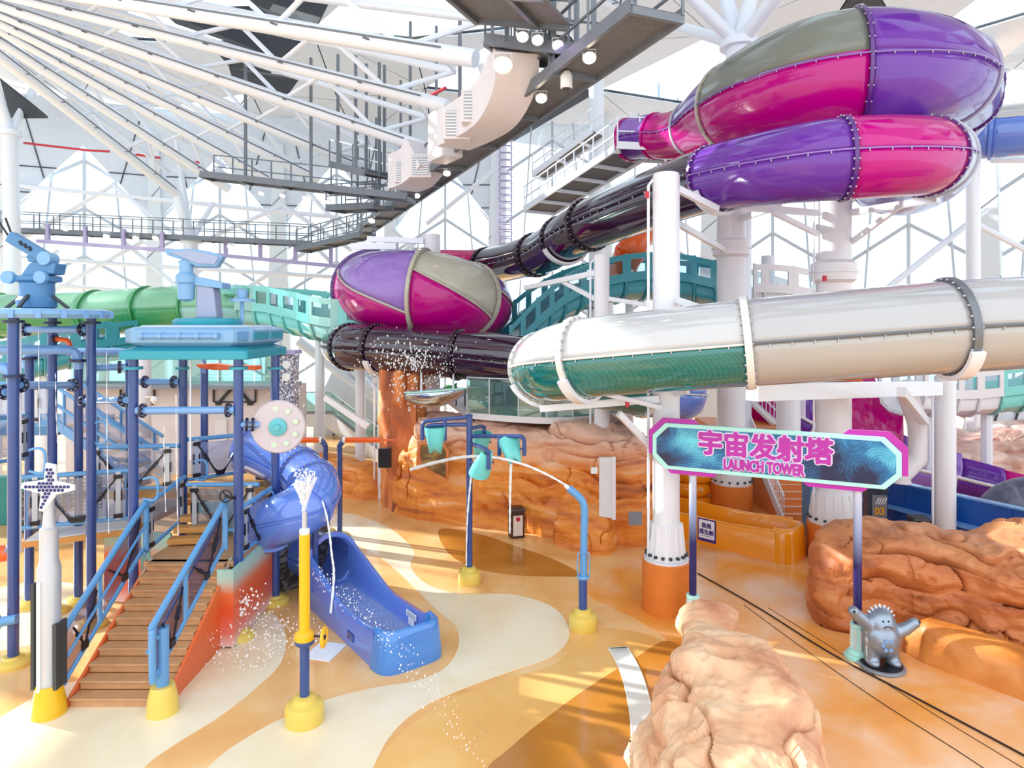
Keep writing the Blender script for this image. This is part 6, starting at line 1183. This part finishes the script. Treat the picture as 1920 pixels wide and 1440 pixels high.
# ================================================================ REAR BUILDINGS LEFT
b = MB(); b.box((-14.0, 29, 2.2), (9.5, 2, 4.4)); wl = b.build('wall_left', 'beige_wall', smooth=False); wl['kind'] = 'structure'
b = MB(); b.box((-14.0, 27.97, 4.48), (9.7, 2.1, .16)); b.build('wall_coping', 'locker_grey', wl, smooth=False)
for k in range(6): x = -18.6+k*1.55; b = MB(); b.box((x+.77, 28.1, 5.1), (1.5, .02, 1.1)); b.build('glass_panel', 'balustrade_glass', wl, smooth=False)
def truss_frame(x0_, x1_, z0_, z1_, y, lab):
    t = thing('wall_frame', lab, 'wall frame', V((x0_+x1_)/2, y, z0_))
    for a, c in (((x0_, z0_), (x1_, z0_)), ((x0_, z1_), (x1_, z1_)), ((x0_, z0_), (x0_, z1_)), ((x1_, z0_), (x1_, z1_))): b = MB(); b.bar((a[0], y, a[1]), (c[0], y, c[1]), .06, .06); b.build('frame_bar', 'black_metal', t, smooth=False)
    m_ = (x0_+x1_)/2
    for s in (-1, 1): b = MB(); b.bar((m_+s*.15, y, z1_-.05), (m_+s*(x1_-x0_)*.36, y, z0_), .12, .1); b.build('frame_strut', 'black_metal', t, smooth=False); b = MB(); b.box((m_+s*(x1_-x0_)*.38, y-.03, z0_-.05), (.22, .1, .16)); b.build('frame_foot', 'black_metal', t, smooth=False)
truss_frame(-12.5, -10.75, 3.78, 4.36, 27.93, 'black strut frame fixed to the beige wall under the radar canopy'); truss_frame(-16.4, -15.0, 3.78, 4.36, 27.93, 'black strut frame fixed to the beige wall behind the blue stairs')
for x, z in ((-10.4, 2.6), (-12.2, 2.6)): b = MB(); b.box((x, 27.95, z), (.5, .1, .9)); b.build('wall_niche', 'off_white', wl, smooth=False)
b = MB(); b.box((-18.5, 23.5, .85), (4.0, .3, 1.7)); tag(b.build('teal_wall', 'teal_wall', smooth=False, bevel=.03), 'low teal wall behind the front left pole', 'wall')
b = MB(); b.box((-14.6, 22.6, .7), (3.8, .3, 1.4)); tag(b.build('stone_wall', 'stone_dark', smooth=False), 'low dark stone wall under the left deck', 'wall')
q = P(268, 605, 24); b = MB(); b.tube([(q.x, 24, 0), (q.x, 24, 6.0)], .27, 20); o = b.build('white_column', 'column_white'); tag(o, 'plain white column behind the radar canopy with a camera globe', 'column'); b = MB(); b.lathe([(.02, .12), (.12, .08), (.13, -.02), (.07, -.12), (.01, -.14)], P(290, 750, 23.6), 18); b.build('camera_globe', 'white_plastic', o); b = MB(); b.tube([P(272, 745, 23.8), P(290, 744, 23.6)], .03, 6); b.build('camera_arm', 'white_plastic', o)
q = P(357, 605, 15.6); b = MB(); b.tube([(q.x, 15.6, 3.9), (q.x, 15.6, 6.3)], .02, 8); tag(b.build('riser_pipe', 'white_steel'), 'thin white riser pipe hanging below the radar canopy', 'pipe')
q = P(37, 605, 14.2); b = MB(); b.tube([(q.x, 14.2, 2.2), (q.x, 14.2, 7.1)], .035, 8); tag(b.build('riser_pipe', 'white_steel'), 'thin white riser pipe beside the turret canopy pole', 'pipe')
# glass sided stair at the back
GS = thing('glass_stair', 'white stair with glass balustrade at the back beside the rock pillar', 'stairs', P(620, 840, 36)); pts = [P(535, 770, 38), P(575, 775, 37), P(622, 775, 36.5), P(690, 828, 35), P(740, 866, 34)]
for i in range(len(pts)-1):
    a, c = pts[i], pts[i+1]; b = MB(); b.ext([a, c, c-V(0, 0, .75), a-V(0, 0, .75)], (0, .25, 0)); b.build('stair_side', 'off_white', GS, smooth=False)
    b = MB(); b.ext([a, c, c+V(0, 0, 1.15), a+V(0, 0, 1.15)], (0, .03, 0)); b.build('glass_panel', 'balustrade_glass', GS, smooth=False)
    b = MB(); b.tube([a+V(0, 0, 1.17), c+V(0, 0, 1.17)], .035, 8); b.build('handrail', 'silver', GS); b = MB(); b.bar(a-V(0, .02, -.05), c-V(0, .02, -.05), .06, .14); b.build('kick_strip', 'locker_grey', GS, smooth=False)
    b = MB(); b.ext([a-V(0, -.3, .3), c-V(0, -.3, .3), c+V(0, 1.8, -.3), a+V(0, 1.8, -.3)], (0, 0, -.2)); b.build('stair_soffit', 'off_white', GS, smooth=False)
b = MB(); b.box(P(722, 858, 24.6), (.45, .25, .7)); tag(b.build('control_box', 'bin_black', smooth=False), 'small dark control box beside the rock pillar', 'control box')

# ================================================================ WATER
def jet(name, pts, r0, r1, lab, grp=None):
    c = [Vector(p) for p in cr(pts, 8)]; n = len(c); b = MB(); b.tube(c, [r0+(r1-r0)*i/(n-1)+.006*math.sin(i*2.1) for i in range(n)], 7); return tag(b.build(name, 'water'), lab, 'water jet', grp)
dj = G(1093, 1178).y
jet('water_arc', [P(1063, 911, dj), P(1030, 892, dj+.4), P(985, 872, dj+1), P(930, 858, dj+1.8), P(880, 856, dj+2.6), P(830, 864, dj+3.3), P(770, 880, dj+4)], .022, .05, 'thin water arc shooting from the bent blue pipe')
jet('water_trickle', [P(958, 868, 17.5), P(957, 905, 17.5), P(956, 960, 17.5), P(956, 1000, 17.5)], .04, .02, 'water trickle falling from the tilted aqua bucket')
jet('water_trickle', [P(884, 890, 17.9), P(880, 925, 17.9), P(876, 980, 17.9), P(874, 1060, 17.9)], .03, .015, 'water trickle running down beside the bucket tree pole')
jet('water_stream', [P(600, 925, 16.2), P(614, 975, 15.9), P(622, 1040, 15.6), P(626, 1080, 15.5), P(620, 1150, 15.3)], .02, .03, 'water stream falling in front of the blue slide mouth')
for i, (x, y0, y1, d) in enumerate(((200, 660, 1000, 15.2), (72, 620, 880, 14.6), (104, 700, 830, 15.0), (330, 740, 1000, 14.6), (307, 800, 960, 15.3))):
    jet('water_drip', [P(x, y0, d), P(x+1, (y0+y1)/2, d), P(x+4, y1, d)], .006, .009, 'thread of water dripping through the play frame', 'dripping threads')
def spray(name, src, n, fn, lab, s=(.008, .022)):
    b = MB()
    for k in range(n):
        p = fn(random.random(), k); r = random.uniform(*s); b.ball(p, r, 5, (1, 1, random.uniform(1, 1.8)))
    o = b.build(name, 'spray', smooth=False, fix=False); tag(o, lab, 'water spray'); o['kind'] = 'stuff'
q = G(571, 1352)
def fan(u, k):
    a = random.uniform(-.42, .42); h = u**.8*.75; return q+V(math.sin(a)*h*.62+random.gauss(0, .01), random.gauss(0, .05), 3.75+h*math.cos(a))
for k in range(9):
    a = -.36+.09*k; n0 = q+V(0, 0, 3.74); l_ = .55+.2*hsh(k, 4); b = MB(); b.tube([n0, n0+V(math.sin(a)*l_*.4, .02*(k % 3-1), l_*.5), n0+V(math.sin(a)*l_*.75, .05*(k % 3-1), l_*.86)], [.01, .022, .04], 7); tag(b.build('water_plume', 'spray_mist'), 'soft white water plume rising from the yellow post nozzle', 'water jet', 'nozzle plumes')
spray('nozzle_spray', None, 420, fan, 'fan of white water spraying up from the yellow post nozzle', (.006, .014))
def splash(u, k):
    c = G(470, 1215); r = random.random()**.5; a = random.uniform(0, 2*PI); return c+V(r*1.6*math.cos(a), r*1.0*math.sin(a), max(0, random.gauss(.25, .35))*(1-r*.5)+.01)
spray('floor_splash', None, 520, splash, 'white water droplets splashing beside the staircase skirt', (.006, .02))
def pole_splash(u, k):
    a = random.uniform(0, PI); r = abs(random.gauss(.25, .2)); return P(447, 1130, 14.9)+V(r*math.cos(a)*1.2, -.1*random.random(), r*math.sin(a)*1.3-.25)
spray('pole_splash', None, 180, pole_splash, 'droplets bursting on the canopy pole by the staircase', (.01, .028))
def trail(u, k):
    a, c = P(590, 1080, 14.2), P(900, 1440, 10.6); p = a.lerp(c, u); return p+V(random.gauss(0, .1), random.gauss(0, .1), random.gauss(0, .12)+.1+1.2*u*(1-u))
spray('jet_spray', None, 260, trail, 'streak of droplets flying past the blue trough', (.005, .014))
def tube_splash(u, k):
    c = P(775, 672, 24.3); a = random.uniform(-.2, PI+.2); r = abs(random.gauss(.5, .45)); return c+V(r*math.cos(a)*1.6, -.1-random.random()*.4, r*math.sin(a)*.9-.5*random.random()) if k % 3 else P(790+random.gauss(0, 40), 700+random.random()*70, 23.9)
spray('tube_splash', None, 520, tube_splash, 'burst of water droplets in front of the lower plum tube', (.012, .035))
def tower_fall(u, k): return P(538+random.gauss(0, 16), 665+u*240, 18.1)
spray('tower_spray', None, 380, tower_fall, 'droplets raining down the pitted splash tower', (.008, .02))
def trough_foam(u, k): return tp(.4+u*3.3, random.gauss(0, .22), .345+abs(random.gauss(0, .02)))
spray('trough_foam', None, 160, trough_foam, 'white foam streaks in the blue slide trough', (.004, .011))
